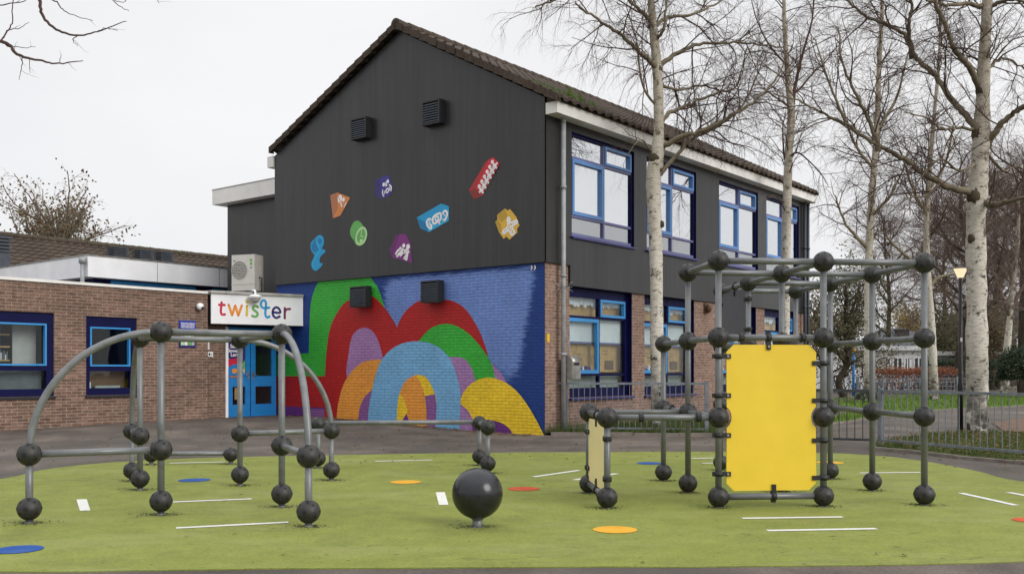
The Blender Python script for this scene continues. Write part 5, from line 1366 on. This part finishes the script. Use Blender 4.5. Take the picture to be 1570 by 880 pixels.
# ------------------------------------------------------------------ houses beyond
def house(name, lab, x0, x1, ytop, d, depth, wallm, roof=None, ridge=None, wins=(), flat=None):
    X0, X1 = (x0-CX)/F*d, (x1-CX)/F*d; zt = EYE+(HOR-ytop)/F*d
    T = thing(name, lab, 'house', ((X0+X1)/2, d, 0)); w = (X1-X0)/2
    k = MB(); k.box(-w, w, 0, depth, -.1, zt, wallm); k.build('wall', T)
    if ridge is not None:
        zr = EYE+(HOR-ridge)/F*d; k = MB(); o = .4; hip = min(w*.55, depth*.5)
        P = [(-w-o, -o, zt), (w+o, -o, zt), (w+o, depth+o, zt), (-w-o, depth+o, zt)]; R = [(-w+hip, depth/2, zr), (w-hip, depth/2, zr)]
        k.face([P[0], P[1], R[1], R[0]], roof); k.face([P[2], P[3], R[0], R[1]], roof); k.face([P[1], P[2], R[1]], roof); k.face([P[3], P[0], R[0]], roof)
        for (a, b_) in ((0, 1), (1, 2), (2, 3), (3, 0)): k.face([P[a], P[b_], (P[b_][0], P[b_][1], zt-.22), (P[a][0], P[a][1], zt-.22)], 'house_grey')
        k.face([(p[0], p[1], zt-.22) for p in P], 'house_grey')
        rf_ = k.build('roof', T)
    else:
        k = MB(); k.box(-w-.3, w+.3, -.4, depth+.3, zt, zt+.28, flat or 'house_grey'); rf_ = k.build('roof', T)
    for (a0, a1, y0, y1) in wins:
        A0, A1 = (a0-CX)/F*d-(X0+X1)/2, (a1-CX)/F*d-(X0+X1)/2; Z1, Z0 = EYE+(HOR-y0)/F*d, EYE+(HOR-y1)/F*d
        k = MB(); c = .09
        for q in ((A0, A0+c, Z0, Z1), (A1-c, A1, Z0, Z1), (A0+c, A1-c, Z0, Z0+c), (A0+c, A1-c, Z1-c, Z1), ((A0+A1)/2-.04, (A0+A1)/2+.04, Z0+c, Z1-c)): k.box(q[0], q[1], -.06, -.003, q[2], q[3], 'white_paint')
        wn = k.build('window', T)
        k = MB(); k.box(A0+.06, A1-.06, -.03, -.004, Z0+.06, Z1-.06, 'window_dark'); k.build('pane', wn)
    return T, zt, rf_
T, zt, rf_ = house('bungalow', 'white bungalow with large white-framed windows behind the red hedge', 1262, 1420, 537, 62, 7, 'house_white', wins=((1356, 1366, 547, 578), (1368, 1384, 547, 578), (1386, 1396, 547, 578), (1400, 1416, 547, 578), (1318, 1330, 556, 580)), flat='house_white')
T, zt, rf_ = house('garage_row', 'low grey garage row right of the white bungalow', 1428, 1545, 545, 66, 6, 'house_grey', wins=((1512, 1526, 548, 566),), flat='house_white')
T, zt, rf_ = house('slate_house', 'house with a blue-grey hipped slate roof and chimney behind the bungalow', 1352, 1440, 531, 88, 8, 'house_grey', 'slate', 500)
k = MB(); k.box(-.5, .5, 1.5, 2.4, zt, zt+1.5, 'house_dark'); k.box(-.6, .6, 1.4, 2.5, zt+1.5, zt+1.65, 'house_dark'); k.build('chimney', rf_)
T, zt, rf_ = house('brown_house', 'dark house with a steep brown roof at the far right', 1496, 1640, 512, 78, 9, 'house_dark', 'house_dark', 452, wins=((1530, 1560, 518, 532),))

# mesh fence and bicycles by the lawn
mfA, mfB = G(1276, 607), G(1505, 606)
T = thing('mesh_fence', 'low grey wire mesh fence in front of the parked bicycles', 'fence', (mfA.x, mfA.y, 0), atan2(mfB.y-mfA.y, mfB.x-mfA.x)); Ln = (mfB-mfA).length
k = MB(); i = 0
while i*.22 < Ln: k.box(i*.22-.012, i*.22+.012, -.01, .01, .03, .92, 'fence_grey'); i += 1
for j in range(5): k.box(0, Ln, -.012, .012, .05+.21*j, .075+.21*j, 'fence_grey')
k.build('mesh_panel', T)
for i in range(7): k = MB(); k.box(Ln*i/6-.04, Ln*i/6+.04, -.04, .04, -.05, 1.0, 'fence_grey'); k.build('post', T)
bk = thing('bicycle', 'city bicycle parked in the row behind the low mesh fence', 'bicycle', (0, 0, 0), 0, 'bicycles parked behind the mesh fence')
for x in (-.52, .52):
    k = MB(); k.tube([(x+.33*cos(2*pi*i/20), 0, .35+.33*sin(2*pi*i/20)) for i in range(21)], .022, 6, 'tyre', False)
    for i in range(6): k.tube([(x, 0, .35), (x+.32*cos(pi*i/3), 0, .35+.32*sin(pi*i/3))], .004, 3, 'steel')
    k.build('wheel', bk)
k = MB()
for p, q in (((-.52, 0, .35), (-.1, 0, .33)), ((-.52, 0, .35), (-.2, 0, .82)), ((-.1, 0, .33), (-.22, 0, .95)), ((-.1, 0, .33), (.38, 0, .80)), ((-.2, 0, .75), (.36, 0, .86)), ((.52, 0, .35), (.36, 0, .98))): k.tube([p, q], .02, 6, 'bike_metal')
k.build('frame', bk)
k = MB(); k.box(-.36, -.12, -.07, .07, .95, 1.0, 'tyre'); k.build('saddle', bk)
k = MB(); k.tube([(.25, -.28, 1.05), (.36, -.22, 1.04), (.36, .22, 1.04), (.25, .28, 1.05)], .014, 6, 'bike_metal'); k.build('handlebar', bk)
qb = random.Random(4); dirn = (mfB-mfA).normalized(); nb = 16
for i in range(nb):
    p = mfA+(mfB-mfA)*((i+.6)/nb)+Vector((0, 1.5, 0)); o = bk if i == 0 else dup(bk)
    o.location = (p.x, p.y, 0); o.rotation_euler = (radians(qb.uniform(-6, 6)), 0, radians(qb.uniform(15, 75)))

# ------------------------------------------------------------------ trees
def perp_dir(d, ang, rng):
    x = d.orthogonal().normalized(); y = d.cross(x); a = rng.uniform(0, 2*pi)
    return (d*cos(ang)+(x*cos(a)+y*sin(a))*sin(ang)).normalized()
class Tree:
    def __init__(s, seed, cfg): s.r = random.Random(seed); s.cfg = cfg; s.mb = MB(); s.ends = []
    def limb(s, pts, rads, level, mat, sides):
        s.mb.tube(pts, rads, sides, mat, False); s.spawn(pts, rads, level)
    def spawn(s, pts, rads, level, start=None):
        c = s.cfg; 
        if level >= len(c['dens']): return
        r = s.r; seg = [(pts[i+1]-pts[i]).length for i in range(len(pts)-1)]; Ln = sum(seg)
        n = max(1, int(Ln*c['dens'][level]+r.random())); st = c['start'][level] if start is None else start
        for _ in range(n):
            t = st+(1-st)*r.random(); q = t*Ln; i = 0
            while i < len(seg)-1 and q > seg[i]: q -= seg[i]; i += 1
            f = q/max(seg[i], 1e-6); p = pts[i].lerp(pts[i+1], min(1, f)); d = (pts[i+1]-pts[i]).normalized(); rh = rads[i]+(rads[i+1]-rads[i])*min(1, f)
            nd = perp_dir(d, radians(r.uniform(*c['ang'][level])), r); nd.z += c['up'][level]; nd.normalize()
            ln = c['len'][level]*r.uniform(.55, 1.25)*(1-.45*t)
            r0 = min(rh*.62, c['rad'][level]*r.uniform(.8, 1.2)); k = c['steps'][level]; P = [p]; cur = nd
            for j in range(k):
                cur = (cur+Vector((r.gauss(0, 1), r.gauss(0, 1), r.gauss(0, 1)))*c['wig'][level]); cur.z += c['grav'][level]*(j+1)/k; cur.normalize()
                P.append(P[-1]+cur*(ln/k))
            R = [r0*(1-.72*j/k) for j in range(k+1)]
            last = level == len(c['dens'])-1
            mats = c['mats'][level]
            s.mb.tube(P, R, 3 if level >= 1 else 5, mats, False)
            if last or level == len(c['dens'])-2: s.ends.append(P)
            if not last: s.spawn(P, R, level+1)
def cfg(scale=1.0, dens=(3.0, 5.6, 7.5), fat=1.0, droop=-.35, mats=('twig_bark', 'twig_bark', 'twig_bark')):
    return dict(dens=dens, start=(.12, .12, .1), ang=((30, 65), (28, 65), (25, 60)), up=(.12, -.05, -.25), len=(1.7*scale, .85*scale, .48*scale), rad=(.016*fat, .0068*fat, .0036*fat),
                steps=(7, 5, 4), wig=(.16, .18, .16), grav=(-.02, droop*.5, droop), mats=mats)
def leaf_quads(mb, ends, rng, n, size, mat, spread=.1):
    for _ in range(n):
        P = rng.choice(ends); p = P[rng.randrange(1, len(P))]+Vector((rng.gauss(0, spread), rng.gauss(0, spread), rng.gauss(0, spread)))
        a = Vector((rng.gauss(0, 1), rng.gauss(0, 1), rng.gauss(0, 1))).normalized()*size*rng.uniform(.6, 1.3); b_ = a.orthogonal().normalized()*size*.6
        mb.face([p-a*.5, p+b_*.5, p+a*.5, p-b_*.5], mat)
def tree(name, lab, base, trunk, limbs, seed, cf, bark='birch_bark', limbmat='limb_bark', group=None, leaf=None, trunk_spawn=.45, tsides=14, cat='tree', extra=None, knots=()):
    """trunk: [(point, radius)...]; limbs: [([points], r0, r1)...] all in world space"""
    T = thing(name, lab, cat, base, 0, group); k = MB(base)
    tp = [Vector(p) for p, _ in trunk]; sm = crom(tp, 6); tr = []
    for i in range(len(trunk)-1):
        for j in range(6): tr.append(trunk[i][1]+(trunk[i+1][1]-trunk[i][1])*j/6)
    tr.append(trunk[-1][1])
    q = random.Random(seed+99); tr = [r_*(1+q.uniform(-.07, .07)) for r_ in tr]
    tr[0] *= 1.28; tr[1] *= 1.08
    k.tube(sm, tr, tsides, bark, False)
    for kp, kr in knots:
        q3 = random.Random(seed+int(kr*1e4)); b1 = len(k.v); k.sphere(kp, kr*.88, 'knot_bark', 14, 9, 1.3)
        for vi in range(b1, len(k.v)):
            v_ = Vector(k.v[vi]); dv = v_-Vector(kp); f_ = 1+.16*sin(dv.x*60+kr*90)*cos(dv.z*45)+q3.uniform(-.05, .05); k.v[vi] = tuple(Vector(kp)+dv*f_)
    k.build('trunk', T)
    t = Tree(seed, cf); t.mb.org = Vector(base)
    for pts, r0, r1 in limbs:
        P = crom(pts, 6); q2 = len(P); P = [P[0]]+[p+Vector((t.r.gauss(0, .012), t.r.gauss(0, .012), t.r.gauss(0, .012)))*(1 if r0 > .03 else .3) for p in P[1:]]
        R = [r0+(r1-r0)*i/(q2-1) for i in range(q2)]
        if r0 > .03:
            dv = (P[0]-P[1]).normalized(); P = [P[0]+dv*.13, P[0]+dv*.05]+P; R = [r0*1.5, r0*1.35]+R; R[2] *= 1.18; R[3] *= 1.07
        t.limb(P, R, 0, limbmat, 8)
    if trunk_spawn is not None: t.spawn(sm, tr, 0, trunk_spawn)
    if extra: extra(t)
    if leaf: leaf_quads(t.mb, t.ends, t.r, *leaf)
    t.mb.build('crown', T)
    return T
def pts(d, *xy, jit=0.0, dd=()):                             # points at depth d (list of depth offsets)
    return [W(x, y, d+(dd[i] if i < len(dd) else 0)) for i, (x, y) in enumerate(xy)]
# A: birch in front of the facade
d = 20.2; b0 = Vector(((1007.5-CX)/F*d, d, .0)); px = .83*d/F
trunk = [(b0-Vector((0, 0, .1)), 12.5*px), (W(1008, 620, d), 11.8*px), (W(1007, 520, d), 11.8*px), (W(1006, 400, d), 12.3*px), (W(1003, 320, d), 12.5*px), (W(1002, 275, d), 14*px), (W(1007, 240, d), 14*px), (W(1010, 200, d), 9.5*px), (W(1008, 110, d), 9*px), (W(1003, 60, d), 8*px), (W(998, 0, d), 6.5*px), (W(992, -90, d), 5*px), (W(990, -200, d), 2.5*px)]
limbs = [(pts(d, (1012, 229), (1040, 212), (1070, 203), (1105, 187), (1130, 172), (1165, 150), (1195, 112), (1215, 70), dd=(0, -.2, -.4, -.5, -.5, -.4, -.2, 0)), .058, .012),
         (pts(d, (1016, 262), (1040, 235), (1068, 208), (1100, 195), (1135, 165), (1160, 120), (1175, 80), dd=(0, .3, .6, .8, 1.0, 1.2, 1.3)), .048, .010),
         (pts(d, (1012, 187), (1030, 172), (1062, 158), (1100, 143), (1130, 130), (1145, 70), dd=(0, .2, .5, .7, .9, 1.0)), .05, .010),
         (pts(d, (1006, 105), (995, 93), (981, 81), (954, 55), (930, 40), (912, 27), (880, 5), dd=(0, -.2, -.4, -.6, -.8, -1, -1.2)), .058, .016),
         (pts(d, (1010, 102), (1030, 88), (1058, 73), (1068, 68), (1110, 66), (1155, 67), (1200, 75), dd=(0, .1, .2, .3, .4, .5, .6)), .055, .012),
         (pts(d, (1012, 130), (1040, 138), (1075, 132), (1110, 140), (1150, 160), dd=(0, .4, .8, 1.0, 1.2)), .035, .008),
         (pts(d, (1000, 36), (985, 18), (965, 0), (940, -40), dd=(0, -.2, -.5, -.8)), .05, .015),
         (pts(d, (1003, 40), (1025, 28), (1060, 22), (1100, 5), (1140, -20), dd=(0, .4, .6, .9, 1.0)), .045, .012),
         (pts(d, (1000, 235), (985, 215), (975, 220), (960, 240), dd=(0, -.3, -.6, -.8)), .02, .006),
         (pts(d, (1004, 160), (985, 130), (975, 60), (960, 10), dd=(0, -.3, -.6, -.8)), .03, .008),
         (pts(d, (1006, 60), (1020, 40), (1022, -20), (1030, -90), dd=(0, -.3, -.3, -.3)), .04, .01),
         (pts(d, (995, -40), (950, -60), (900, -30), (850, 0), (820, 10), dd=(0, -.3, -.6, -.9, -1)), .05, .012)]
tree('birch_tree', 'white birch with burr and wide side branches in front of the upper windows', b0, trunk, limbs, 21, cfg(1.08, (3.4, 6.8, 9.4)), trunk_spawn=.6, knots=[(W(1004, 244, d-.03), .15), (W(1009, 262, d-.02), .125), (W(999, 288, d), .13), (W(1006, 300, d+.03), .12), (W(1009, 108, d), .12), (W(1014, 344, d-.05), .075), (W(1001, 352, d-.06), .06)])
# B: slimmer birch at the far end of the facade
d = 26.3; b0 = Vector(((1203-CX)/F*d, d, 0)); px = .88*d/F
trunk = [(b0-Vector((0, 0, .1)), 9*px), (W(1203, 560, d), 8.5*px), (W(1204, 430, d), 8*px), (W(1206, 340, d), 7.5*px), (W(1209, 240, d), 7*px), (W(1213, 180, d), 6.5*px), (W(1208, 120, d), 5*px), (W(1204, 60, d), 4*px), (W(1202, 0, d), 3*px), (W(1203, -80, d), 2*px)]
limbs = [(pts(d, (1213, 178), (1220, 130), (1232, 80), (1245, 30), (1250, -20), dd=(0, .2, .3, .4, .5)), .055, .012),
         (pts(d, (1212, 165), (1190, 150), (1165, 135), (1140, 145), dd=(0, -.3, -.6, -.9)), .03, .008),
         (pts(d, (1208, 243), (1225, 235), (1255, 262), (1270, 285), dd=(0, -.3, -.5, -.8)), .03, .008),
         (pts(d, (1203, 245), (1200, 200), (1205, 170), dd=(0, -.2, -.3)), .03, .01),
         (pts(d, (1213, 150), (1240, 120), (1270, 90), (1290, 60), dd=(0, .3, .6, .8)), .035, .008),
         (pts(d, (1206, 100), (1180, 70), (1160, 30), (1150, -10), dd=(0, -.3, -.5, -.7)), .03, .008),
         (pts(d, (1207, 330), (1190, 300), (1170, 310), dd=(0, -.4, -.7)), .02, .006)]
tree('birch_tree', 'slim birch with a forked crown at the far corner of the dark facade', b0, trunk, limbs, 33, cfg(1.0, (3.2, 6.0, 8.2)), limbmat='twig_bark', trunk_spawn=.5)
# C: the thick birch at the right
d = 19.9; b0 = Vector(((1497-CX)/F*d, d, 0.03)); px = .92*d/F
trunk = [(b0-Vector((0, 0, .12)), 19*px), (W(1498, 630, d), 17.3*px), (W(1498, 540, d), 16.8*px), (W(1497, 430, d), 16*px), (W(1496, 340, d), 15*px), (W(1498, 300, d), 16*px), (W(1502, 250, d), 14*px), (W(1505, 205, d), 14*px), (W(1507, 150, d), 11*px), (W(1509, 90, d), 9.5*px), (W(1513, 20, d), 8.5*px), (W(1516, -60, d), 6.5*px), (W(1516, -180, d), 3*px)]
limbs = [(pts(d, (1492, 297), (1470, 292), (1441, 281), (1415, 266), (1393, 248), (1370, 235), (1346, 222), (1320, 206), (1298, 191), (1265, 176), (1230, 158), (1185, 143), dd=(0, -.2, -.3, -.4, -.5, -.6, -.7, -.7, -.8, -.8, -.8, -.8)), .072, .014),
         (pts(d, (1496, 194), (1478, 175), (1458, 152), (1436, 118), (1412, 97), (1398, 80), (1386, 53), (1360, 38), (1326, 24), (1298, 0), (1270, -25), dd=(0, .2, .3, .5, .6, .7, .8, .9, 1, 1.1, 1.2)), .070, .02),
         (pts(d, (1502, 136), (1492, 113), (1478, 93), (1462, 76), (1455, 53), (1440, 18), (1430, -10), (1420, -60), dd=(0, -.2, -.4, -.5, -.6, -.7, -.8, -.9)), .068, .03),
         (pts(d, (1514, 220), (1530, 198), (1548, 178), (1575, 160), (1620, 130), (1670, 60), dd=(0, -.2, -.4, -.6, -.8, -1)), .075, .02),
         (pts(d, (1506, 308), (1525, 315), (1548, 308), (1580, 302), (1640, 290), dd=(0, -.4, -.8, -1.2, -1.8)), .075, .02),
         (pts(d, (1494, 198), (1470, 196), (1445, 198), (1420, 180), (1385, 172), dd=(0, -.4, -.8, -1.1, -1.4)), .035, .01),
         (pts(d, (1398, 80), (1392, 40), (1398, 10), (1385, -40), dd=(.7, .4, .2, 0)), .05, .02),
         (pts(d, (1441, 281), (1420, 300), (1390, 305), (1360, 330), dd=(-.3, -.6, -.9, -1.1)), .03, .008),
         (pts(d, (1346, 222), (1330, 180), (1310, 140), (1290, 90), (1285, 40), dd=(-.7, -.8, -1, -1.1, -1.2)), .045, .012),
         (pts(d, (1298, 191), (1280, 150), (1262, 100), (1250, 60), dd=(-.8, -1, -1.1, -1.1)), .03, .01),
         (pts(d, (1505, 10), (1480, 6), (1450, 8), (1420, 0), dd=(0, -.3, -.6, -.9)), .05, .02),
         (pts(d, (1518, 10), (1545, 0), (1580, 5), dd=(0, -.3, -.6)), .05, .02),
         (pts(d, (1512, 110), (1535, 90), (1560, 100), (1590, 120), dd=(0, .4, .8, 1)), .04, .01),
         (pts(d, (1500, 250), (1470, 262), (1440, 245), (1400, 290), (1395, 330), dd=(0, -.6, -1, -1.2, -1.4)), .03, .008),
         (pts(d, (1510, 235), (1540, 262), (1560, 255), (1590, 270), dd=(0, .4, .7, .9)), .035, .01)]
tree('birch_tree', 'thickest birch with heavy crooked limbs standing behind the grey fence at the right', b0, trunk, limbs, 47, cfg(1.12, (3.3, 6.6, 9.0)), trunk_spawn=.65, tsides=20, knots=[(W(1494, 302, d-.06), .17), (W(1505, 312, d-.02), .15), (W(1501, 205, d), .17), (W(1505, 140, d), .14), (W(1512, 222, d), .12), (W(1490, 366, d-.1), .09)])
# D,E,F: birches further back
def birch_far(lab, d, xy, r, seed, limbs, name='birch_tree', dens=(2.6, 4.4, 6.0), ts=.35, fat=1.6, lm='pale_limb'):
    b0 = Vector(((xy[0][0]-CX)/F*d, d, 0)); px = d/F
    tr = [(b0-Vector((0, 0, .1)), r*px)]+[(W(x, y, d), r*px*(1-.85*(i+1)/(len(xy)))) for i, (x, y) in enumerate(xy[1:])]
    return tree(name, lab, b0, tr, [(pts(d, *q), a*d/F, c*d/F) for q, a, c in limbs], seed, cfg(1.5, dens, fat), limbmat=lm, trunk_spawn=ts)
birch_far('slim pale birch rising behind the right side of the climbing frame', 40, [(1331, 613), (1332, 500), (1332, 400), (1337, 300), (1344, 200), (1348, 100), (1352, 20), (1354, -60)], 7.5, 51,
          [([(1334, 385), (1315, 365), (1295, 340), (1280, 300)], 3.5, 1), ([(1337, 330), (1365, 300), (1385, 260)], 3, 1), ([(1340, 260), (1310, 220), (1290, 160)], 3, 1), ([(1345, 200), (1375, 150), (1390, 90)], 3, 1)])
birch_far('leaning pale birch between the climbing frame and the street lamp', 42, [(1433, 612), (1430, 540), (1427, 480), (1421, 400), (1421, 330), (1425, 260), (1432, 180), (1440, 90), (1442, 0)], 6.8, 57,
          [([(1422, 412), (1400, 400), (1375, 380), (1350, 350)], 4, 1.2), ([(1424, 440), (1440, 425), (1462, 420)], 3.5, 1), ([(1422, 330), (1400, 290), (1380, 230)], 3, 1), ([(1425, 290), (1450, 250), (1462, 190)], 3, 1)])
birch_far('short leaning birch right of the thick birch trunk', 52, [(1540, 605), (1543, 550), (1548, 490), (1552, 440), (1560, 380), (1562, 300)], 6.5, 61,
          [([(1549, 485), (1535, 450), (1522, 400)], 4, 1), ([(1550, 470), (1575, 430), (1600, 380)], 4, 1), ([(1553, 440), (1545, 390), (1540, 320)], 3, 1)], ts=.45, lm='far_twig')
# bare brown trees further back on the right
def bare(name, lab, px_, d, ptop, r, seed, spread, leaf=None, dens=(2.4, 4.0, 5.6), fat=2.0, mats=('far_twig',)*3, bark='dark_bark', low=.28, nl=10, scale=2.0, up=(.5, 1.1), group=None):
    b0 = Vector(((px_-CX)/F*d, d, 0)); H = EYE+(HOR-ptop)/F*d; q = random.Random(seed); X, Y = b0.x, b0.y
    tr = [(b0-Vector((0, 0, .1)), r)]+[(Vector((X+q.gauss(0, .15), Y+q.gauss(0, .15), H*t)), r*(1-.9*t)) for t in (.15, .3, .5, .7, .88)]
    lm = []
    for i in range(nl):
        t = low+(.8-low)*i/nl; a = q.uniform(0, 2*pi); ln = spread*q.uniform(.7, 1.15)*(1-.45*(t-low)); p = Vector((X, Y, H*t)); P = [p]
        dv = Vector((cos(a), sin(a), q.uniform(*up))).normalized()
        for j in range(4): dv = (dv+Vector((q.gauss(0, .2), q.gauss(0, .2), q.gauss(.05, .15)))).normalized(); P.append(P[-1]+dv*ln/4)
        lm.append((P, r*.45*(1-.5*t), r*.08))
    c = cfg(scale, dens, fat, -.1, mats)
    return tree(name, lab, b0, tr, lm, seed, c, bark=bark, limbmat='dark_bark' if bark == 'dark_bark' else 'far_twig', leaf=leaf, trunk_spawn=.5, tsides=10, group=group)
bare('bare_tree', 'tall brown bare tree directly behind the thick birch', 1475, 58, 215, .28, 71, 4.6)
bare('bare_tree', 'brown bare tree at the right edge, tallest of the background trees', 1572, 56, 165, .3, 73, 5.0)
bare('bare_tree', 'brown bare tree between the thick birch and the right edge', 1528, 66, 235, .28, 77, 5.0)
bare('bare_tree', 'smaller brown bare tree left of the street lamp', 1448, 74, 330, .24, 79, 4.0)
bare('bare_tree', 'twiggy brown bare tree seen just right of the street lamp', 1502, 48, 250, .22, 97, 4.2)
bare('bare_tree', 'pale brown bare tree partly behind the slim pale birch', 1362, 72, 300, .22, 99, 4.2)
bare('oak_tree', 'small forked tree with sparse brown-olive leaves beside the blue pole', 1296, 44, 432, .17, 83, 2.9, leaf=(4200, .15, 'olive_leaf', .22), low=.22, nl=12, scale=1.1, dens=(2.2, 3.0, 3.0), fat=1.8, up=(.7, 1.6))
bare('autumn_tree', 'yellow autumn tree behind the slate roof', 1400, 100, 470, .2, 87, 3.2, leaf=(5200, .26, 'yellow_leaf', .35), low=.2, scale=1.3, dens=(2.0, 2.4, 2.4), fat=2.5)
bare('shrub_tree', 'olive leafed bushy tree just past the end of the facade', 1262, 50, 440, .16, 89, 2.6, leaf=(5200, .17, 'brown_leaf', .25), low=.12, nl=12, scale=1.2, dens=(2.0, 2.6, 2.6), fat=2.0)
bare('rusty_tree', 'round tree with clusters of rusty leaves behind the mossy tiled roof', 92, 52, 298, .22, 91, 4.4, leaf=(3000, .19, 'rust_leaf', .12), low=.46, nl=44, scale=1.0, dens=(2.6, 3.4, 3.0), fat=2.2, up=(.35, 1.7), mats=('pale_limb',)*3, bark='limb_bark')
bare('bush_tree', 'dark olive bushy tree between the street lamp and the brown house', 1452, 70, 490, .16, 93, 2.8, leaf=(7000, .24, 'olive_leaf', .4), low=.08, nl=12, scale=1.4, dens=(2.0, 2.4, 2.4), fat=2.2)
bare('bush_tree', 'brownish leafed bushy tree in front of the brown house', 1520, 64, 470, .16, 95, 3.0, leaf=(5200, .22, 'brown_leaf', .4), low=.08, nl=12, scale=1.4, dens=(2.0, 2.6, 2.6), fat=2.2)
# hedges and evergreen
def leafy(name, lab, cat, x0, x1, y0, d, depth, ytop, mat, n, size, seed, rough=.12, round_=False):
    X0, X1 = (x0-CX)/F*d, (x1-CX)/F*d; zt = EYE+(HOR-ytop)/F*d; q = random.Random(seed); c = ((X0+X1)/2, d, 0)
    T = thing(name, lab, cat, c); k = MB(); w = (X1-X0)/2
    for _ in range(n):
        if round_:
            th, ph = q.uniform(0, 2*pi), math.acos(q.uniform(-.3, 1)); rr_ = q.uniform(.72, 1.05)*(1+.12*sin(3*th+2*ph)); p = Vector((w*sin(ph)*cos(th)*rr_, depth/2*sin(ph)*sin(th)*rr_+depth/2, zt*.5+zt*.5*cos(ph)*rr_))
            if p.z < .05: p.z = q.uniform(.05, .5)
        else:
            s_ = q.random(); p = Vector((q.uniform(-w, w), q.choice((0, depth)) if s_ < .55 else q.uniform(0, depth), zt if s_ >= .55 else q.uniform(.05, zt)))
            p += Vector((q.gauss(0, rough), q.gauss(0, rough), q.gauss(0, rough)))
        a = Vector((q.gauss(0, 1), q.gauss(0, 1), q.gauss(0, 1))).normalized()*size*q.uniform(.6, 1.3); b_ = a.orthogonal().normalized()*size*.65
        k.face([p-a*.5, p+b_*.5, p+a*.5, p-b_*.5], mat)
    k.build('foliage', T)
    k = MB()
    for i in range(max(2, int(w*3))):
        x = -w*.85+1.7*w*i/max(1, int(w*3)-1) if not round_ else q.uniform(-.3, .3)*w
        k.tube([(x, depth/2, -.05), (x+q.gauss(0, .08), depth/2+q.gauss(0, .1), zt*.8)], [.03, .012], 5, 'dark_bark', False)
    k.build('stems', T)
leafy('beech_hedge', 'rust red clipped beech hedge in front of the white bungalow', 'hedge', 1338, 1470, 0, 57, 1.2, 569, 'beech_leaf', 5200, .13, 5)
leafy('evergreen_hedge', 'dark green clipped hedge in front of the grey garage row', 'hedge', 1432, 1535, 0, 61, 1.2, 556, 'evergreen', 4200, .15, 6)
leafy('evergreen_shrub', 'dark evergreen shrub at the right edge beyond the lawn', 'shrub', 1548, 1620, 0, 46, 2.2, 532, 'evergreen', 4200, .16, 7, round_=True)
leafy('low_shrub', 'low dark shrub at the foot of the slim pale birch', 'shrub', 1318, 1352, 0, 38, .9, 600, 'evergreen', 700, .08, 8, round_=True)

# overhanging branch at the top left: the tree stands outside the picture
d = 9.0; b0 = Vector((-6.7, 9.4, 0)); px = d/F
fork = W(-120, 20, d)
trunk = [(b0-Vector((0, 0, .1)), .19), (b0+Vector((.05, 0, 1.5)), .165), (b0+Vector((.1, -.05, 3.0)), .15), (b0+Vector((.05, -.1, 5.0)), .11), (b0+Vector((.1, 0, 7.5)), .05)]
lim = lambda r0, r1, *xy: (pts(d, *xy), r0*.62, r1*.62)
st = b0+Vector((.1, -.05, 3.3))
limbs = [([st, W(-160, 110, 9.1), W(-70, 75, d), W(2, 64, d), W(27, 84, d), W(59, 93, d), W(91, 98, d), W(127, 93, d)], .026, .0035),
         ([b0+Vector((.1, -.05, 3.9)), W(-150, 0, 9.2), W(-60, -40, 9), W(30, -40, d), W(59, -2, d), W(64, 23, d), W(86, 45, d), W(118, 55, d), W(150, 48, d), W(193, 33, d)], .026, .0035),
         lim(.012, .006, (2, 64), (10, 50), (18, 36), (20, 0), (24, -30)), lim(.012, .004, (62, -5), (84, 2), (96, 14), (109, 23), (141, 32)), lim(.008, .003, (34, 86), (33, 105), (29, 124)), lim(.006, .003, (45, 90), (46, 112)),
         lim(.008, .003, (118, 55), (112, 62), (119, 71)), lim(.007, .003, (150, 48), (165, 44), (180, 48)), lim(.006, .003, (91, 98), (94, 84)), lim(.012, .004, (120, -40), (165, -15), (175, 3), (197, 18)), lim(.006, .003, (173, 0), (187, 4), (195, 0)), lim(.007, .003, (235, -20), (243, 5)),
         lim(.010, .003, (2, 64), (14, 46), (30, 44), (45, 34)), lim(.008, .003, (3, 66), (15, 72), (40, 74), (54, 72)), lim(.010, .004, (-10, 10), (20, 6), (38, 2), (50, -8))]
cf = dict(dens=(1.7,), start=(.35,), ang=((30, 60),), up=(.1,), len=(.22,), rad=(.0028,), steps=(4,), wig=(.2,), grav=(0.0,), mats=('twig_bark',))
tree('bare_tree', 'bare tree at the left whose twigs hang into the sky', b0, trunk, limbs, 101, cf, bark='dark_bark', limbmat='twig_bark', trunk_spawn=None, tsides=12)
